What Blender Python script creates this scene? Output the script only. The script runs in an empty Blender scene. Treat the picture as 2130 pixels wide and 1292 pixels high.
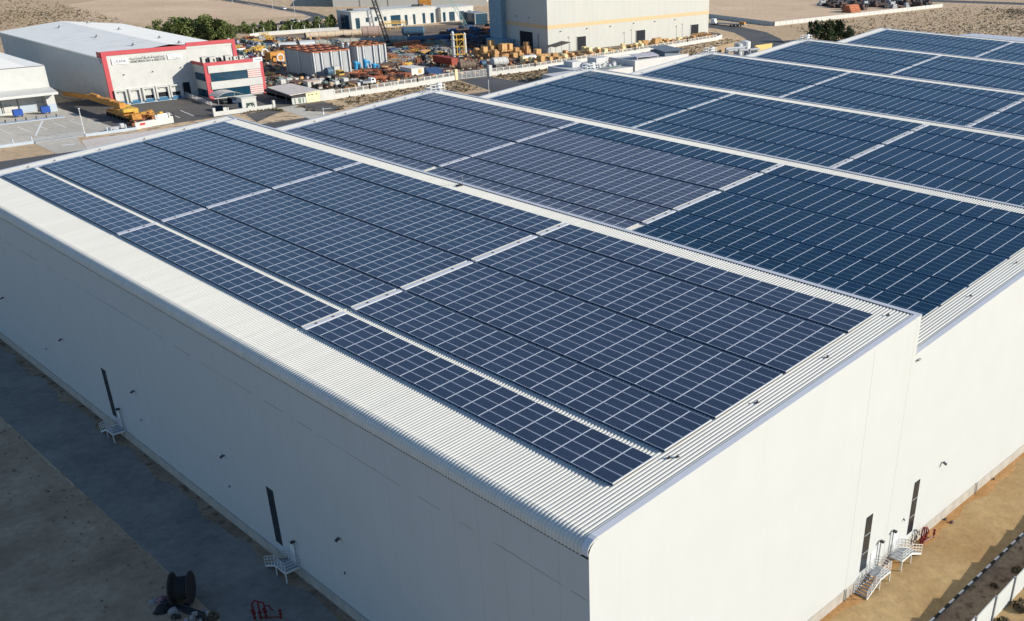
import bpy, math, random
from mathutils import Vector, Matrix
rad = math.radians
scene = bpy.context.scene
COL = scene.collection

# ------------------------------------------------------------------ camera
cam = bpy.data.cameras.new('camera')
cam.sensor_fit = 'HORIZONTAL'; cam.sensor_width = 36.0
cam.lens = 34.862
cam.shift_x = -0.13629; cam.shift_y = 0.09777
cam.clip_start = 1.0; cam.clip_end = 6000.0
CAM = Vector((-37.5735, -39.4179, 62.0412))
RIGHT = Vector((0.6763, -0.7365, 0.0142)).normalized()
FWD = Vector((0.6606, 0.5980, -0.4538)); FWD = (FWD - RIGHT * FWD.dot(RIGHT)).normalized()
UP = RIGHT.cross(FWD)
camo = bpy.data.objects.new('camera', cam); COL.objects.link(camo)
camo.matrix_world = Matrix(((RIGHT.x, UP.x, -FWD.x, CAM.x), (RIGHT.y, UP.y, -FWD.y, CAM.y), (RIGHT.z, UP.z, -FWD.z, CAM.z), (0, 0, 0, 1)))
scene.camera = camo

# ------------------------------------------------------------------ sky, sun, exposure
SUN = Vector((7.5, -9.0, 4.75)).normalized()
SUN_EL = math.asin(SUN.z)
world = bpy.data.worlds.new('World'); scene.world = world
world.use_nodes = True
wn = world.node_tree.nodes; wl = world.node_tree.links
sky = wn.new('ShaderNodeTexSky'); sky.sky_type = 'NISHITA'; sky.sun_disc = False
sky.sun_elevation = SUN_EL
sky.sun_rotation = math.atan2(SUN.x, SUN.y)
sky.air_density = 1.0; sky.dust_density = 0.2; sky.ozone_density = 4.0
wl.new(sky.outputs[0], wn['Background'].inputs[0])
wn['Background'].inputs[1].default_value = 0.115
sl = bpy.data.lights.new('sun', 'SUN'); sl.energy = 5.0; sl.angle = rad(0.5); sl.color = (1.0, 0.945, 0.83)
so = bpy.data.objects.new('sun', sl); COL.objects.link(so)
so.rotation_euler = SUN.to_track_quat('Z', 'Y').to_euler()
scene.view_settings.view_transform = 'Standard'; scene.view_settings.look = 'None'
scene.view_settings.gamma = 1.0; scene.view_settings.exposure = 0.34

# ------------------------------------------------------------------ materials
def nmat(name):
    m = bpy.data.materials.new(name); m.use_nodes = True
    nt = m.node_tree; return m, nt, nt.nodes['Principled BSDF']
def pos_noise(nt, scale, detail=3.0, stretch=None, rough=0.6):
    g = nt.nodes.new('ShaderNodeNewGeometry')
    src = g.outputs['Position']
    if stretch:
        mp = nt.nodes.new('ShaderNodeMapping'); mp.inputs['Scale'].default_value = stretch
        nt.links.new(src, mp.inputs[0]); src = mp.outputs[0]
    n = nt.nodes.new('ShaderNodeTexNoise'); n.inputs['Scale'].default_value = scale
    n.inputs['Detail'].default_value = detail; n.inputs['Roughness'].default_value = rough
    nt.links.new(src, n.inputs['Vector']); return n.outputs['Fac']
def ramp(nt, fac, stops):
    r = nt.nodes.new('ShaderNodeValToRGB'); nt.links.new(fac, r.inputs[0])
    e = r.color_ramp.elements
    while len(e) < len(stops): e.new(0.5)
    for k, (p, c) in enumerate(stops):
        e[k].position = p; e[k].color = (c[0], c[1], c[2], 1) if not isinstance(c, (int, float)) else (c, c, c, 1)
    return r.outputs[0]
def mixc(nt, fac, a, b, mode='MIX'):
    m = nt.nodes.new('ShaderNodeMix'); m.data_type = 'RGBA'; m.blend_type = mode
    for sock, v in ((m.inputs[0], fac), (m.inputs[6], a), (m.inputs[7], b)):
        if isinstance(v, (int, float)): sock.default_value = v
        elif isinstance(v, tuple): sock.default_value = (v[0], v[1], v[2], 1)
        else: nt.links.new(v, sock)
    return m.outputs[2]
MATS = {}
def mat(name, col, rough=0.7, metal=0.0, var=0.12, scale=1.5, stretch=None, spec=0.4, bump=0.0, bscale=6.0, spots=None):
    if name in MATS: return MATS[name]
    m, nt, b = nmat(name)
    lo = tuple(c * (1 - var) for c in col); hi = tuple(min(1, c * (1 + var)) for c in col)
    c = ramp(nt, pos_noise(nt, scale, 4, stretch), [(0.3, lo), (0.7, hi)])
    if spots:
        s = ramp(nt, pos_noise(nt, spots[1], 3), [(spots[2], 0.0), (min(0.99, spots[2] + 0.12), 1.0)])
        c = mixc(nt, s, c, spots[0])
    nt.links.new(c, b.inputs['Base Color'])
    b.inputs['Roughness'].default_value = rough; b.inputs['Metallic'].default_value = metal
    b.inputs['Specular IOR Level'].default_value = spec
    if bump:
        bp = nt.nodes.new('ShaderNodeBump'); bp.inputs['Strength'].default_value = bump; bp.inputs['Distance'].default_value = 0.1
        nt.links.new(pos_noise(nt, bscale, 5), bp.inputs['Height']); nt.links.new(bp.outputs[0], b.inputs['Normal'])
    MATS[name] = m; return m

def layered_ground(name, base, light, dark, big=0.02, small=0.6, speck=None, bump=0.3, rough=0.95):
    m, nt, b = nmat(name)
    c = ramp(nt, pos_noise(nt, big, 5), [(0.32, dark), (0.5, base), (0.68, light)])
    f = ramp(nt, pos_noise(nt, small, 6, rough=0.75), [(0.3, 0.72), (0.7, 1.12)])
    c = mixc(nt, 1.0, c, f, 'MULTIPLY')
    if speck:
        col, sc, th = speck
        zone = ramp(nt, pos_noise(nt, 0.012, 3), [(0.36, 0.0), (0.55, 1.0)])
        s = ramp(nt, pos_noise(nt, sc, 2, rough=0.5), [(th, 0.0), (th + 0.1, 0.9)])
        mm = nt.nodes.new('ShaderNodeMath'); mm.operation = 'MULTIPLY'
        nt.links.new(zone, mm.inputs[0]); nt.links.new(s, mm.inputs[1])
        c = mixc(nt, mm.outputs[0], c, col)
    nt.links.new(c, b.inputs['Base Color']); b.inputs['Roughness'].default_value = rough
    b.inputs['Specular IOR Level'].default_value = 0.15
    bp = nt.nodes.new('ShaderNodeBump'); bp.inputs['Strength'].default_value = bump; bp.inputs['Distance'].default_value = 0.15
    nt.links.new(pos_noise(nt, small * 3, 6), bp.inputs['Height']); nt.links.new(bp.outputs[0], b.inputs['Normal'])
    MATS[name] = m; return m

def glass_panel(name, cell, cell2, line, lw, rough, spec):
    # silicon cells: a fine grid of silver lines in metres (UV), each panel a slightly different tone
    m, nt, b = nmat(name)
    uv = nt.nodes.new('ShaderNodeUVMap'); sep = nt.nodes.new('ShaderNodeSeparateXYZ')
    nt.links.new(uv.outputs[0], sep.inputs[0])
    fs = []
    for k, p in ((0, 0.166), (1, 0.166)):
        d = nt.nodes.new('ShaderNodeMath'); d.operation = 'DIVIDE'; d.inputs[1].default_value = p
        nt.links.new(sep.outputs[k], d.inputs[0])
        fr = nt.nodes.new('ShaderNodeMath'); fr.operation = 'FRACT'; nt.links.new(d.outputs[0], fr.inputs[0])
        lt = nt.nodes.new('ShaderNodeMath'); lt.operation = 'LESS_THAN'; lt.inputs[1].default_value = lw / p
        nt.links.new(fr.outputs[0], lt.inputs[0]); fs.append(lt.outputs[0])
    mx = nt.nodes.new('ShaderNodeMath'); mx.operation = 'MAXIMUM'
    nt.links.new(fs[0], mx.inputs[0]); nt.links.new(fs[1], mx.inputs[1])
    at = nt.nodes.new('ShaderNodeAttribute'); at.attribute_name = 'tone'
    c = mixc(nt, at.outputs['Fac'], cell, cell2)
    n = ramp(nt, pos_noise(nt, 0.16, 4), [(0.3, 0.82), (0.7, 1.18)])
    c = mixc(nt, 1.0, c, n, 'MULTIPLY')
    c = mixc(nt, mx.outputs[0], c, line)
    nt.links.new(c, b.inputs['Base Color'])
    b.inputs['Roughness'].default_value = rough; b.inputs['Specular IOR Level'].default_value = spec
    MATS[name] = m; return m

WHITE_SHEET = mat('white roof sheet', (0.63, 0.61, 0.55), 0.55, 0.0, 0.05, 0.35, (0.3, 3, 1), 0.25)
FLASHING = mat('white flashing', (0.64, 0.64, 0.67), 0.5, 0, 0.04, 0.8)
def wall_mat():
    m, nt, b = nmat('painted wall panel')
    c = ramp(nt, pos_noise(nt, 0.25, 4), [(0.3, (0.505, 0.515, 0.50)), (0.7, (0.525, 0.535, 0.525))])
    st = ramp(nt, pos_noise(nt, 1.0, 5, (2.2, 2.2, 0.06)), [(0.55, 0.0), (0.78, 0.16)])
    c = mixc(nt, st, c, (0.42, 0.38, 0.32))
    nt.links.new(c, b.inputs['Base Color']); b.inputs['Roughness'].default_value = 0.6
    b.inputs['Specular IOR Level'].default_value = 0.3
    return m
WALL = wall_mat()
CREAM = mat('cream cladding', (0.475, 0.47, 0.43), 0.7, 0, 0.04, 0.3, (2, 2, 0.2))
OFFWHITE = mat('off white render', (0.52, 0.515, 0.485), 0.8, 0, 0.06, 0.4)
GREYWALL = mat('pale grey render', (0.52, 0.51, 0.50), 0.85, 0, 0.07, 0.5)
CONC = mat('concrete', (0.36, 0.34, 0.31), 0.9, 0, 0.15, 0.9, bump=0.2)
PLINTH = mat('stained plinth', (0.40, 0.37, 0.32), 0.9, 0, 0.16, 0.8)
RED = mat('red cladding', (0.47, 0.065, 0.075), 0.55, 0, 0.08, 0.5)
DARKGLASS = mat('dark teal glass', (0.012, 0.05, 0.085), 0.12, 0, 0.2, 0.5, spec=0.7)
BLACKGLASS = mat('black strip glass', (0.014, 0.02, 0.028), 0.15, 0, 0.2, 0.8, spec=0.6)
INSIDE = mat('dark interior and shadow', (0.012, 0.014, 0.02), 0.9, 0, 0.2, 1)  # fills dark openings, also colours the eave shadow strip
GAPSHADEB = mat('blue gap shade', (0.012, 0.12, 0.24), 0.6, 0, 0.1, 2)  # shade in the gaps of the navy blocks, painted on strips
GAPSHADE = mat('navy gap shade', (0.025, 0.06, 0.12), 0.6, 0, 0.1, 2)  # strip colour that stands for shade between the grey-blue blocks
WHITE_PAINT = mat('white painted steel', (0.66, 0.66, 0.64), 0.5, 0, 0.07, 2)
GREYSTEEL = mat('grey steel', (0.30, 0.31, 0.32), 0.5, 0.2, 0.15, 2)
DARKSTEEL = mat('dark steel', (0.045, 0.046, 0.05), 0.6, 0.2, 0.25, 2)
REDPIPE = mat('red fire pipe', (0.15, 0.014, 0.017), 0.5, 0, 0.2, 3)
RUST = mat('rusty steel', (0.30, 0.115, 0.05), 0.85, 0, 0.4, 1.2, bump=0.3)
RUST2 = mat('orange primer steel', (0.40, 0.135, 0.06), 0.8, 0, 0.4, 1.0)
ORANGE = mat('orange painted steel', (0.50, 0.225, 0.045), 0.7, 0, 0.4, 1.1)
YELLOW = mat('yellow painted steel', (0.58, 0.35, 0.05), 0.55, 0, 0.2, 0.9)
CREAMYEL = mat('cream yellow panel', (0.74, 0.62, 0.34), 0.7, 0, 0.08, 0.9)
TAN = mat('tan band', (0.58, 0.42, 0.24), 0.75, 0, 0.05, 0.5)
WOOD = mat('pale crate wood', (0.52, 0.31, 0.13), 0.85, 0, 0.3, 1.5, (1, 1, 6))
WOOD2 = mat('orange crate wood', (0.46, 0.255, 0.11), 0.85, 0, 0.25, 1.3, (1, 1, 6))
WOODDARK = mat('weathered dark wood', (0.05, 0.042, 0.038), 0.9, 0, 0.35, 3)
BLUEPAINT = mat('blue pump paint', (0.03, 0.27, 0.52), 0.5, 0, 0.15, 2)
BLUEDOCK = mat('blue dock shutter', (0.012, 0.07, 0.32), 0.6, 0, 0.12, 2)
BLUETANK = mat('dull blue tank paint', (0.055, 0.11, 0.17), 0.6, 0, 0.2, 1)
BROWNSTEEL = mat('brown mill scale steel', (0.10, 0.062, 0.05), 0.8, 0, 0.3, 1)
BEIGEPIPE = mat('beige coated pipe', (0.50, 0.40, 0.29), 0.75, 0, 0.12, 0.8, spots=((0.3, 0.2, 0.12), 0.9, 0.62))
GREYPIPE = mat('grey insulated pipe', (0.33, 0.33, 0.28), 0.75, 0, 0.2, 1.2)
GALV = mat('galvanised sheet', (0.55, 0.56, 0.56), 0.45, 0.3, 0.1, 1.5)
MODULE = mat('grey primer plate', (0.36, 0.37, 0.38), 0.7, 0, 0.1, 0.5, (2, 2, 0.3))
TARP = mat('blue tarpaulin', (0.03, 0.07, 0.16), 0.7, 0, 0.3, 1.2)
GREENSHEET = mat('green tarpaulin', (0.02, 0.20, 0.16), 0.7, 0, 0.3, 1.0)
MAROON = mat('maroon container paint', (0.33, 0.05, 0.025), 0.6, 0, 0.15, 0.8)
BARK = mat('bark', (0.10, 0.075, 0.05), 0.95, 0, 0.3, 3)
RUBBER = mat('black rubber', (0.02, 0.02, 0.02), 0.85, 0, 0.2, 4)
SIGNWHITE = mat('sign white', (0.80, 0.80, 0.78), 0.5, 0, 0.03, 2)
LETTER = mat('black lettering', (0.03, 0.03, 0.035), 0.6, 0, 0.1, 4)
SIGNRED = mat('red sign plate', (0.5, 0.03, 0.03), 0.5, 0, 0.1, 4)
FADEDRED = mat('pale pink slat', (0.72, 0.50, 0.47), 0.7, 0, 0.06, 1)
PALEBLUE = mat('pale grey blue sheet', (0.40, 0.46, 0.52), 0.6, 0, 0.06, 1)
DULLGREEN = mat('grey green machinery paint', (0.13, 0.18, 0.16), 0.7, 0, 0.25, 1.2)
def leafmat(name, a, b2):
    m, nt, b = nmat(name)
    at = nt.nodes.new('ShaderNodeAttribute'); at.attribute_name = 'tone'
    c = mixc(nt, at.outputs['Fac'], a, b2)
    nt.links.new(c, b.inputs['Base Color']); b.inputs['Roughness'].default_value = 0.7
    b.inputs['Specular IOR Level'].default_value = 0.2
    return m
LEAF = leafmat('olive foliage', (0.05, 0.07, 0.02), (0.20, 0.23, 0.075))
LEAFDARK = leafmat('dark foliage', (0.012, 0.026, 0.012), (0.05, 0.075, 0.028))
LEAFDRY = leafmat('dry scrub', (0.10, 0.08, 0.045), (0.26, 0.20, 0.12))
SAND = layered_ground('desert sand', (0.60, 0.435, 0.275), (0.68, 0.50, 0.33), (0.50, 0.355, 0.22), 0.012, 0.35, ((0.22, 0.16, 0.10), 0.42, 0.53))
SANDFLAT = layered_ground('graded sand', (0.67, 0.485, 0.325), (0.74, 0.545, 0.37), (0.60, 0.425, 0.28), 0.02, 0.4)
SANDRED = layered_ground('compacted orange sand', (0.40, 0.27, 0.13), (0.46, 0.325, 0.165), (0.345, 0.22, 0.10), 0.09, 0.8, bump=0.25)
SOIL = layered_ground('brown soil', (0.31, 0.225, 0.15), (0.38, 0.28, 0.185), (0.23, 0.165, 0.11), 0.15, 1.2, ((0.08, 0.055, 0.035), 0.8, 0.56), 0.5)
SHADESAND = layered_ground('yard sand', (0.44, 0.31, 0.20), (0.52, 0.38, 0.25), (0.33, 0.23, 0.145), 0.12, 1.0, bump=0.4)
ASPHALT = layered_ground('yard asphalt', (0.25, 0.225, 0.195), (0.295, 0.265, 0.225), (0.195, 0.18, 0.16), 0.14, 0.9, bump=0.1, rough=0.85)
ASPHALT2 = layered_ground('street asphalt', (0.11, 0.11, 0.112), (0.13, 0.13, 0.13), (0.09, 0.09, 0.092), 0.06, 1.5, bump=0.1, rough=0.85)
DOCKASPH = layered_ground('dock asphalt', (0.135, 0.125, 0.115), (0.16, 0.145, 0.13), (0.11, 0.105, 0.10), 0.06, 1.2, bump=0.1, rough=0.85)
YARDCONC = layered_ground('pale concrete yard', (0.56, 0.51, 0.43), (0.62, 0.57, 0.48), (0.49, 0.45, 0.38), 0.05, 0.8, bump=0.08)
PAVING = layered_ground('pale paving', (0.66, 0.58, 0.52), (0.70, 0.63, 0.57), (0.60, 0.53, 0.47), 0.08, 1.0, bump=0.1)
GRAVEL = layered_ground('dark gravel', (0.13, 0.12, 0.115), (0.16, 0.15, 0.14), (0.09, 0.085, 0.08), 0.2, 2.5, bump=0.6)
YARDDIRT = layered_ground('industrial yard dirt', (0.24, 0.185, 0.14), (0.36, 0.28, 0.21), (0.14, 0.11, 0.09), 0.05, 0.7, ((0.09, 0.07, 0.06), 0.25, 0.56), 0.4)
GLASS_A = glass_panel('grey blue solar cells', (0.014, 0.022, 0.044), (0.020, 0.031, 0.059), (0.15, 0.19, 0.26), 0.008, 0.26, 0.9)
GLASS_C = glass_panel('pale mauve solar cells', (0.046, 0.053, 0.082), (0.058, 0.065, 0.097), (0.20, 0.22, 0.28), 0.007, 0.34, 0.6)  # paler, mauver cells for the framed panels of the second bay
GLASS_B = glass_panel('navy solar cells', (0.0003, 0.015, 0.039), (0.0005, 0.021, 0.051), (0.008, 0.07, 0.13), 0.005, 0.24, 0.38)
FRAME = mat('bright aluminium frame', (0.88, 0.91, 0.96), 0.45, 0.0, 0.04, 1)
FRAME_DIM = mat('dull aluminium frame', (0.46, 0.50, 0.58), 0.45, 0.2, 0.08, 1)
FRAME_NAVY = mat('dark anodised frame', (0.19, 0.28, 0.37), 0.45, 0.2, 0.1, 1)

# ------------------------------------------------------------------ building blocks
ORIGIN = {}
class MB:
    def __init__(s): s.v = []; s.f = []; s.uv = {}; s.tone = {}; s.mi = {}
    def face(s, pts, tone=None, uv=None, mi=0):
        n = len(s.v); s.v += [tuple(p) for p in pts]; k = len(s.f)
        s.f.append(tuple(range(n, n + len(pts))))
        if tone is not None: s.tone[k] = tone
        if uv: s.uv[k] = uv
        if mi: s.mi[k] = mi
        return s
    def mesh(s, verts, faces, mi=0):
        n = len(s.v); s.v += [tuple(p) for p in verts]
        for f in faces:
            if mi: s.mi[len(s.f)] = mi
            s.f.append(tuple(i + n for i in f))
        return s
    def box(s, x0, y0, z0, x1, y1, z1, mi=0):
        v = [(x0, y0, z0), (x1, y0, z0), (x1, y1, z0), (x0, y1, z0), (x0, y0, z1), (x1, y0, z1), (x1, y1, z1), (x0, y1, z1)]
        return s.mesh(v, [(3, 2, 1, 0), (4, 5, 6, 7), (0, 1, 5, 4), (1, 2, 6, 5), (2, 3, 7, 6), (3, 0, 4, 7)], mi)
    def obox(s, c, d, rz=0, mi=0, tilt=0):
        # box of size d centred on c in x,y, standing on c.z
        M = Matrix.Rotation(rz, 3, 'Z') @ Matrix.Rotation(tilt, 3, 'Y')
        c = Vector(c); v = []
        for z in (0, d[2]):
            for a, b in ((-1, -1), (1, -1), (1, 1), (-1, 1)):
                v.append(c + M @ Vector((a * d[0] / 2, b * d[1] / 2, z)))
        return s.mesh(v, [(3, 2, 1, 0), (4, 5, 6, 7), (0, 1, 5, 4), (1, 2, 6, 5), (2, 3, 7, 6), (3, 0, 4, 7)], mi)
    def tube(s, p0, p1, r, n=8, r1=None, caps=True, mi=0):
        p0 = Vector(p0); p1 = Vector(p1); r1 = r if r1 is None else r1
        d = (p1 - p0).normalized(); a = d.orthogonal().normalized(); b = d.cross(a); v = []
        for p, q in ((p0, r), (p1, r1)):
            for i in range(n):
                t = 2 * math.pi * i / n; v.append(p + a * (q * math.cos(t)) + b * (q * math.sin(t)))
        f = [(i, (i + 1) % n, n + (i + 1) % n, n + i) for i in range(n)]
        if caps: f += [tuple(range(n - 1, -1, -1)), tuple(range(n, 2 * n))]
        return s.mesh(v, f, mi)
    def path(s, pts, r, n=6, mi=0):
        for a, b in zip(pts, pts[1:]): s.tube(a, b, r, n, mi=mi)
        return s
    def bar(s, p0, p1, w, h=None, mi=0):
        p0 = Vector(p0); p1 = Vector(p1); h = h or w
        d = (p1 - p0).normalized(); a = d.cross(Vector((0, 0, 1)))
        a = a.normalized() if a.length > 1e-4 else Vector((1, 0, 0)); b = a.cross(d); v = []
        for p in (p0, p1):
            for i, j in ((-1, -1), (1, -1), (1, 1), (-1, 1)): v.append(p + a * (i * w / 2) + b * (j * h / 2))
        return s.mesh(v, [(3, 2, 1, 0), (4, 5, 6, 7), (0, 1, 5, 4), (1, 2, 6, 5), (2, 3, 7, 6), (3, 0, 4, 7)], mi)
    def prism(s, poly, z0, z1, mi=0):
        n = len(poly); v = [(x, y, z0) for x, y in poly] + [(x, y, z1) for x, y in poly]
        f = [(i, (i + 1) % n, n + (i + 1) % n, n + i) for i in range(n)] + [tuple(range(n - 1, -1, -1)), tuple(range(n, 2 * n))]
        return s.mesh(v, f, mi)
    def xz(s, poly, y0, y1, mi=0):   # profile in x,z extruded along y
        n = len(poly); v = [(x, y0, z) for x, z in poly] + [(x, y1, z) for x, z in poly]
        f = [(i, (i + 1) % n, n + (i + 1) % n, n + i) for i in range(n)] + [tuple(range(n - 1, -1, -1)), tuple(range(n, 2 * n))]
        return s.mesh(v, f, mi)
    def lathe(s, c, axis, prof, n=16, mi=0):  # prof: (along, radius)
        c = Vector(c); d = Vector(axis).normalized(); a = d.orthogonal().normalized(); b = d.cross(a); v = []
        for t, r in prof:
            for i in range(n):
                q = 2 * math.pi * i / n; v.append(c + d * t + a * (r * math.cos(q)) + b * (r * math.sin(q)))
        f = []
        for k in range(len(prof) - 1):
            for i in range(n): f.append((k * n + i, k * n + (i + 1) % n, (k + 1) * n + (i + 1) % n, (k + 1) * n + i))
        f += [tuple(range(n - 1, -1, -1)), tuple(range((len(prof) - 1) * n, len(prof) * n))]
        return s.mesh(v, f, mi)
    def build(s, name, m, parent=None, loc=None, smooth=False):
        o0 = Vector(loc) if loc is not None else (ORIGIN.get(parent.name, Vector()) if parent else Vector())
        me = bpy.data.meshes.new(name)
        me.from_pydata([(p[0] - o0.x, p[1] - o0.y, p[2] - o0.z) for p in s.v], [], s.f)
        for q in (m if isinstance(m, (list, tuple)) else [m]): me.materials.append(q)
        if s.uv:
            L = me.uv_layers.new(name='UVMap').data
            for k, uv in s.uv.items():
                for li, c in zip(me.polygons[k].loop_indices, uv): L[li].uv = c
        if s.tone:
            A = me.attributes.new('tone', 'FLOAT', 'FACE').data
            for k, t in s.tone.items(): A[k].value = t
        for k, i in s.mi.items(): me.polygons[k].material_index = i
        if smooth: me.polygons.foreach_set('use_smooth', [True] * len(me.polygons))
        me.update()
        o = bpy.data.objects.new(name, me); COL.objects.link(o)
        if parent: o.parent = parent
        else: o.location = o0
        ORIGIN[o.name] = o0
        return o
def tag(o, label=None, cat=None, group=None, kind=None):
    if label: o['label'] = label
    if cat: o['category'] = cat
    if group: o['group'] = group
    if kind: o['kind'] = kind
    return o
def thing(name, label, cat, loc=(0, 0, 0), group=None):
    o = bpy.data.objects.new(name, None); COL.objects.link(o); o.location = loc
    o.empty_display_size = 0.3
    ORIGIN[o.name] = Vector(loc)
    return tag(o, label, cat, group)
def dup(root, loc=None, rz=None, label=None, scale=None):
    def cp(o, p):
        c = o.copy(); COL.objects.link(c)
        if p: c.parent = p
        for ch in o.children: cp(ch, c)
        return c
    c = cp(root, None)
    if loc is not None: c.location = loc
    if rz is not None: c.rotation_euler = (0, 0, rz)
    if scale is not None: c.scale = scale
    if label: c['label'] = label
    return c
def struct(name, mb, m): return tag(mb.build(name, m), kind='structure')
def sheet(name, poly, z, m): return struct(name, MB().face([(x, y, z) for x, y in poly]), m)
def ribbon(name, pts, w, z, m):
    P = [Vector((x, y)) for x, y in pts]; mb = MB(); L = []
    for i, p in enumerate(P):
        d = (P[min(i + 1, len(P) - 1)] - P[max(i - 1, 0)]).normalized(); n = Vector((-d.y, d.x))
        L.append((p + n * w / 2, p - n * w / 2))
    mb.mesh([(q.x, q.y, z) for pr in L for q in pr], [(2 * i, 2 * i + 1, 2 * i + 3, 2 * i + 2) for i in range(len(L) - 1)])
    return struct(name, mb, m)
# ================================================================== THE SETTING
sheet('ground', [(-900, -600), (2600, -600), (2600, 2600), (-900, 2600)], 0.0, SAND)
DRIFT = layered_ground('orange drift sand', (0.44, 0.24, 0.095), (0.50, 0.29, 0.13), (0.38, 0.20, 0.075), 0.3, 1.5)
# paved yard round the warehouse
sheet('asphalt_yard', [(-9.1, -60), (0.0, -60), (0.0, 250), (-9.1, 250)], 0.008, ASPHALT)
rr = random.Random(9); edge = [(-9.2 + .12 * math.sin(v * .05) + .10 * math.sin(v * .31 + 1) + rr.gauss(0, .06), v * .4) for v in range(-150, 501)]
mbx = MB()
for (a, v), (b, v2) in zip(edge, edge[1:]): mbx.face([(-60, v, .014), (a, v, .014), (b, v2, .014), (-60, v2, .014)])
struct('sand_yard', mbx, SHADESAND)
sheet('bounce_cut_sheet', [(-900, -600), (-60, -600), (-60, 235), (-900, 235)], 0.006, ASPHALT2)  # added dark ground out of view, cuts bounce onto the long wall
mbx = MB(); rr = random.Random(5); prev = None
pts = [(-0.05, y, 0.012) for y in range(-2, 134, 3)]
for i in range(len(pts) - 1):
    a = 1.35 + 0.45 * math.sin(i * 1.3) + 0.3 * math.sin(i * 3.1); b = 1.35 + 0.45 * math.sin((i + 1) * 1.3) + 0.3 * math.sin((i + 1) * 3.1)
    mbx.face([(-a, pts[i][1], .012), (0, pts[i][1], .012), (0, pts[i + 1][1], .012), (-b, pts[i + 1][1], .012)])
u = -2
while u < 300:
    a = .6 + .7 * abs(math.sin(u * .21)) + .3 * math.sin(u * .9); u2 = u + 2; b = .6 + .7 * abs(math.sin(u2 * .21)) + .3 * math.sin(u2 * .9)
    mbx.face([(u, -max(.2, a), .013), (u2, -max(.2, b), .013), (u2, 0, .013), (u, 0, .013)], mi=1); u = u2
tag(mbx.build('drifted_sand', [SOIL, DRIFT]), kind='structure')
sheet('service_road', [(-9, -7.95), (330, -7.95), (330, 0), (-9, 0)], 0.008, SANDRED)
sheet('soil_verge', [(-9, -12.3), (330, -12.3), (330, -8.15), (-9, -8.15)], 0.006, SOIL)
sheet('roadside_sand', [(-60, -60), (330, -60), (330, -12.3), (-60, -12.3)], 0.004, SANDRED)
# streets and fields behind
ribbon('street', [(-300, 252), (150, 252), (330, 252), (366, 258), (392, 273), (414, 294), (432, 316), (441, 338), (444, 365), (440, 430), (430, 520)], 19, 0.02, ASPHALT2)
ribbon('street_bend', [(311, 760), (309, 680), (305, 600), (302, 556), (296, 534), (282, 520), (262, 514), (240, 512), (170, 530)], 9, 0.03, ASPHALT2)
ribbon('bend_kerb', [(305.5, 640), (300.3, 600), (297.3, 557), (291.5, 538), (280, 525.5), (262, 519.5), (240, 517.5)], 0.9, 0.05, PAVING)
sheet('concrete_yard', [(20, 279), (78.5, 279), (78.5, 345), (20, 345)], 0.012, YARDCONC)
sheet('dock_asphalt', [(78.5, 279), (136, 283), (148, 284.5), (148, 322), (121, 322), (121, 340), (78.5, 340)], 0.010, DOCKASPH)
sheet('driveway', [(53.4, 261), (61, 261), (65, 279), (53.6, 279)], 0.028, YARDCONC)
sheet('pavement', [(61, 261), (108, 261), (106, 274.5), (64.6, 274.5)], 0.026, PAVING)
sheet('gate_drive', [(127.5, 258), (137, 262), (136.2, 283), (129.5, 283)], 0.026, YARDCONC)
sheet('planting_bed', [(113, 265), (127, 276), (129, 282), (117, 280)], 0.03, GRAVEL)
sheet('gravel_bed', [(134.6, 269.5), (139.5, 264.6), (145.5, 267), (147.3, 284), (137, 282.5)], 0.03, GRAVEL)
sheet('yard_drive', [(203, 259), (224, 259), (225.3, 288.8), (210.3, 288.8)], 0.03, ASPHALT2)
sheet('works_yard', [(140, 285), (226, 289.5), (319, 298), (402, 312), (405, 345), (345, 452), (250, 466), (150, 470), (140, 330)], 0.01, YARDDIRT)
sheet('graded_plot', [(470, 328), (669, 324.5), (700, 420), (600, 560), (480, 420)], 0.015, SANDFLAT)
sheet('graded_field', [(205, 560), (295, 545), (300, 640), (290, 760), (215, 700), (190, 610)], 0.012, SANDFLAT)
ribbon('desert_road', [(640, 480), (705, 370), (742, 305), (800, 200)], 22, 0.02, ASPHALT2)

# ================================================================== THE WAREHOUSE
B = 43.2; SL = 0.0932; ZE = 24.42; LEN = 133.7; NB = 6
def rz(u): return ZE + SL * (u - (math.floor(max(u, 0.0) / B) * B))
def rzk(k, u): return ZE + SL * (u - k * B)
ware = thing('warehouse', 'huge white warehouse with six stepped roof bays, in the foreground', 'warehouse', (0, 0, 0))
# rounded eave profile of the first bay (u, z): from the drip edge up to the roof plane
BULL = [(-0.10, 23.32), (-0.10, 23.66)] + [(1.0 - 1.10 * math.cos(t), 23.66 + 0.86 * math.sin(t)) for t in (0.35, 0.7, 1.05, 1.35)] + [(1.25, rzk(0, 1.25))]
# walls
w = MB()
prof = [(0, 0)] + [(B * NB, 0)]
top = []
for k in range(NB - 1, -1, -1):
    top += [(B * (k + 1), rzk(k, B * (k + 1)) - .03), (B * k, rzk(k, B * k) - .03)]
top = top[:-1] + [(1.2, 24.48), (0.55, 24.36), (0.18, 24.0), (0.0, 23.6)]
for k in range(NB):
    if k == 0: poly = [(0.0, 0), (B, 0), (B, rzk(0, B) - .03), (1.2, 24.48), (0.55, 24.36), (0.18, 24.0), (0.0, 23.6)]
    else: poly = [(B * k, 0), (B * (k + 1), 0), (B * (k + 1), rzk(k, B * (k + 1)) - .03), (B * k, ZE - .03)]
    w.face([(x, 0, z) for x, z in poly]); w.face([(x, LEN, z) for x, z in poly][::-1])
    w.face([(B * (k + 1), 0, ZE - 3), (B * (k + 1), LEN, ZE - 3), (B * (k + 1), LEN, rzk(k, B * (k + 1)) - .03), (B * (k + 1), 0, rzk(k, B * (k + 1)) - .03)])
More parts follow.
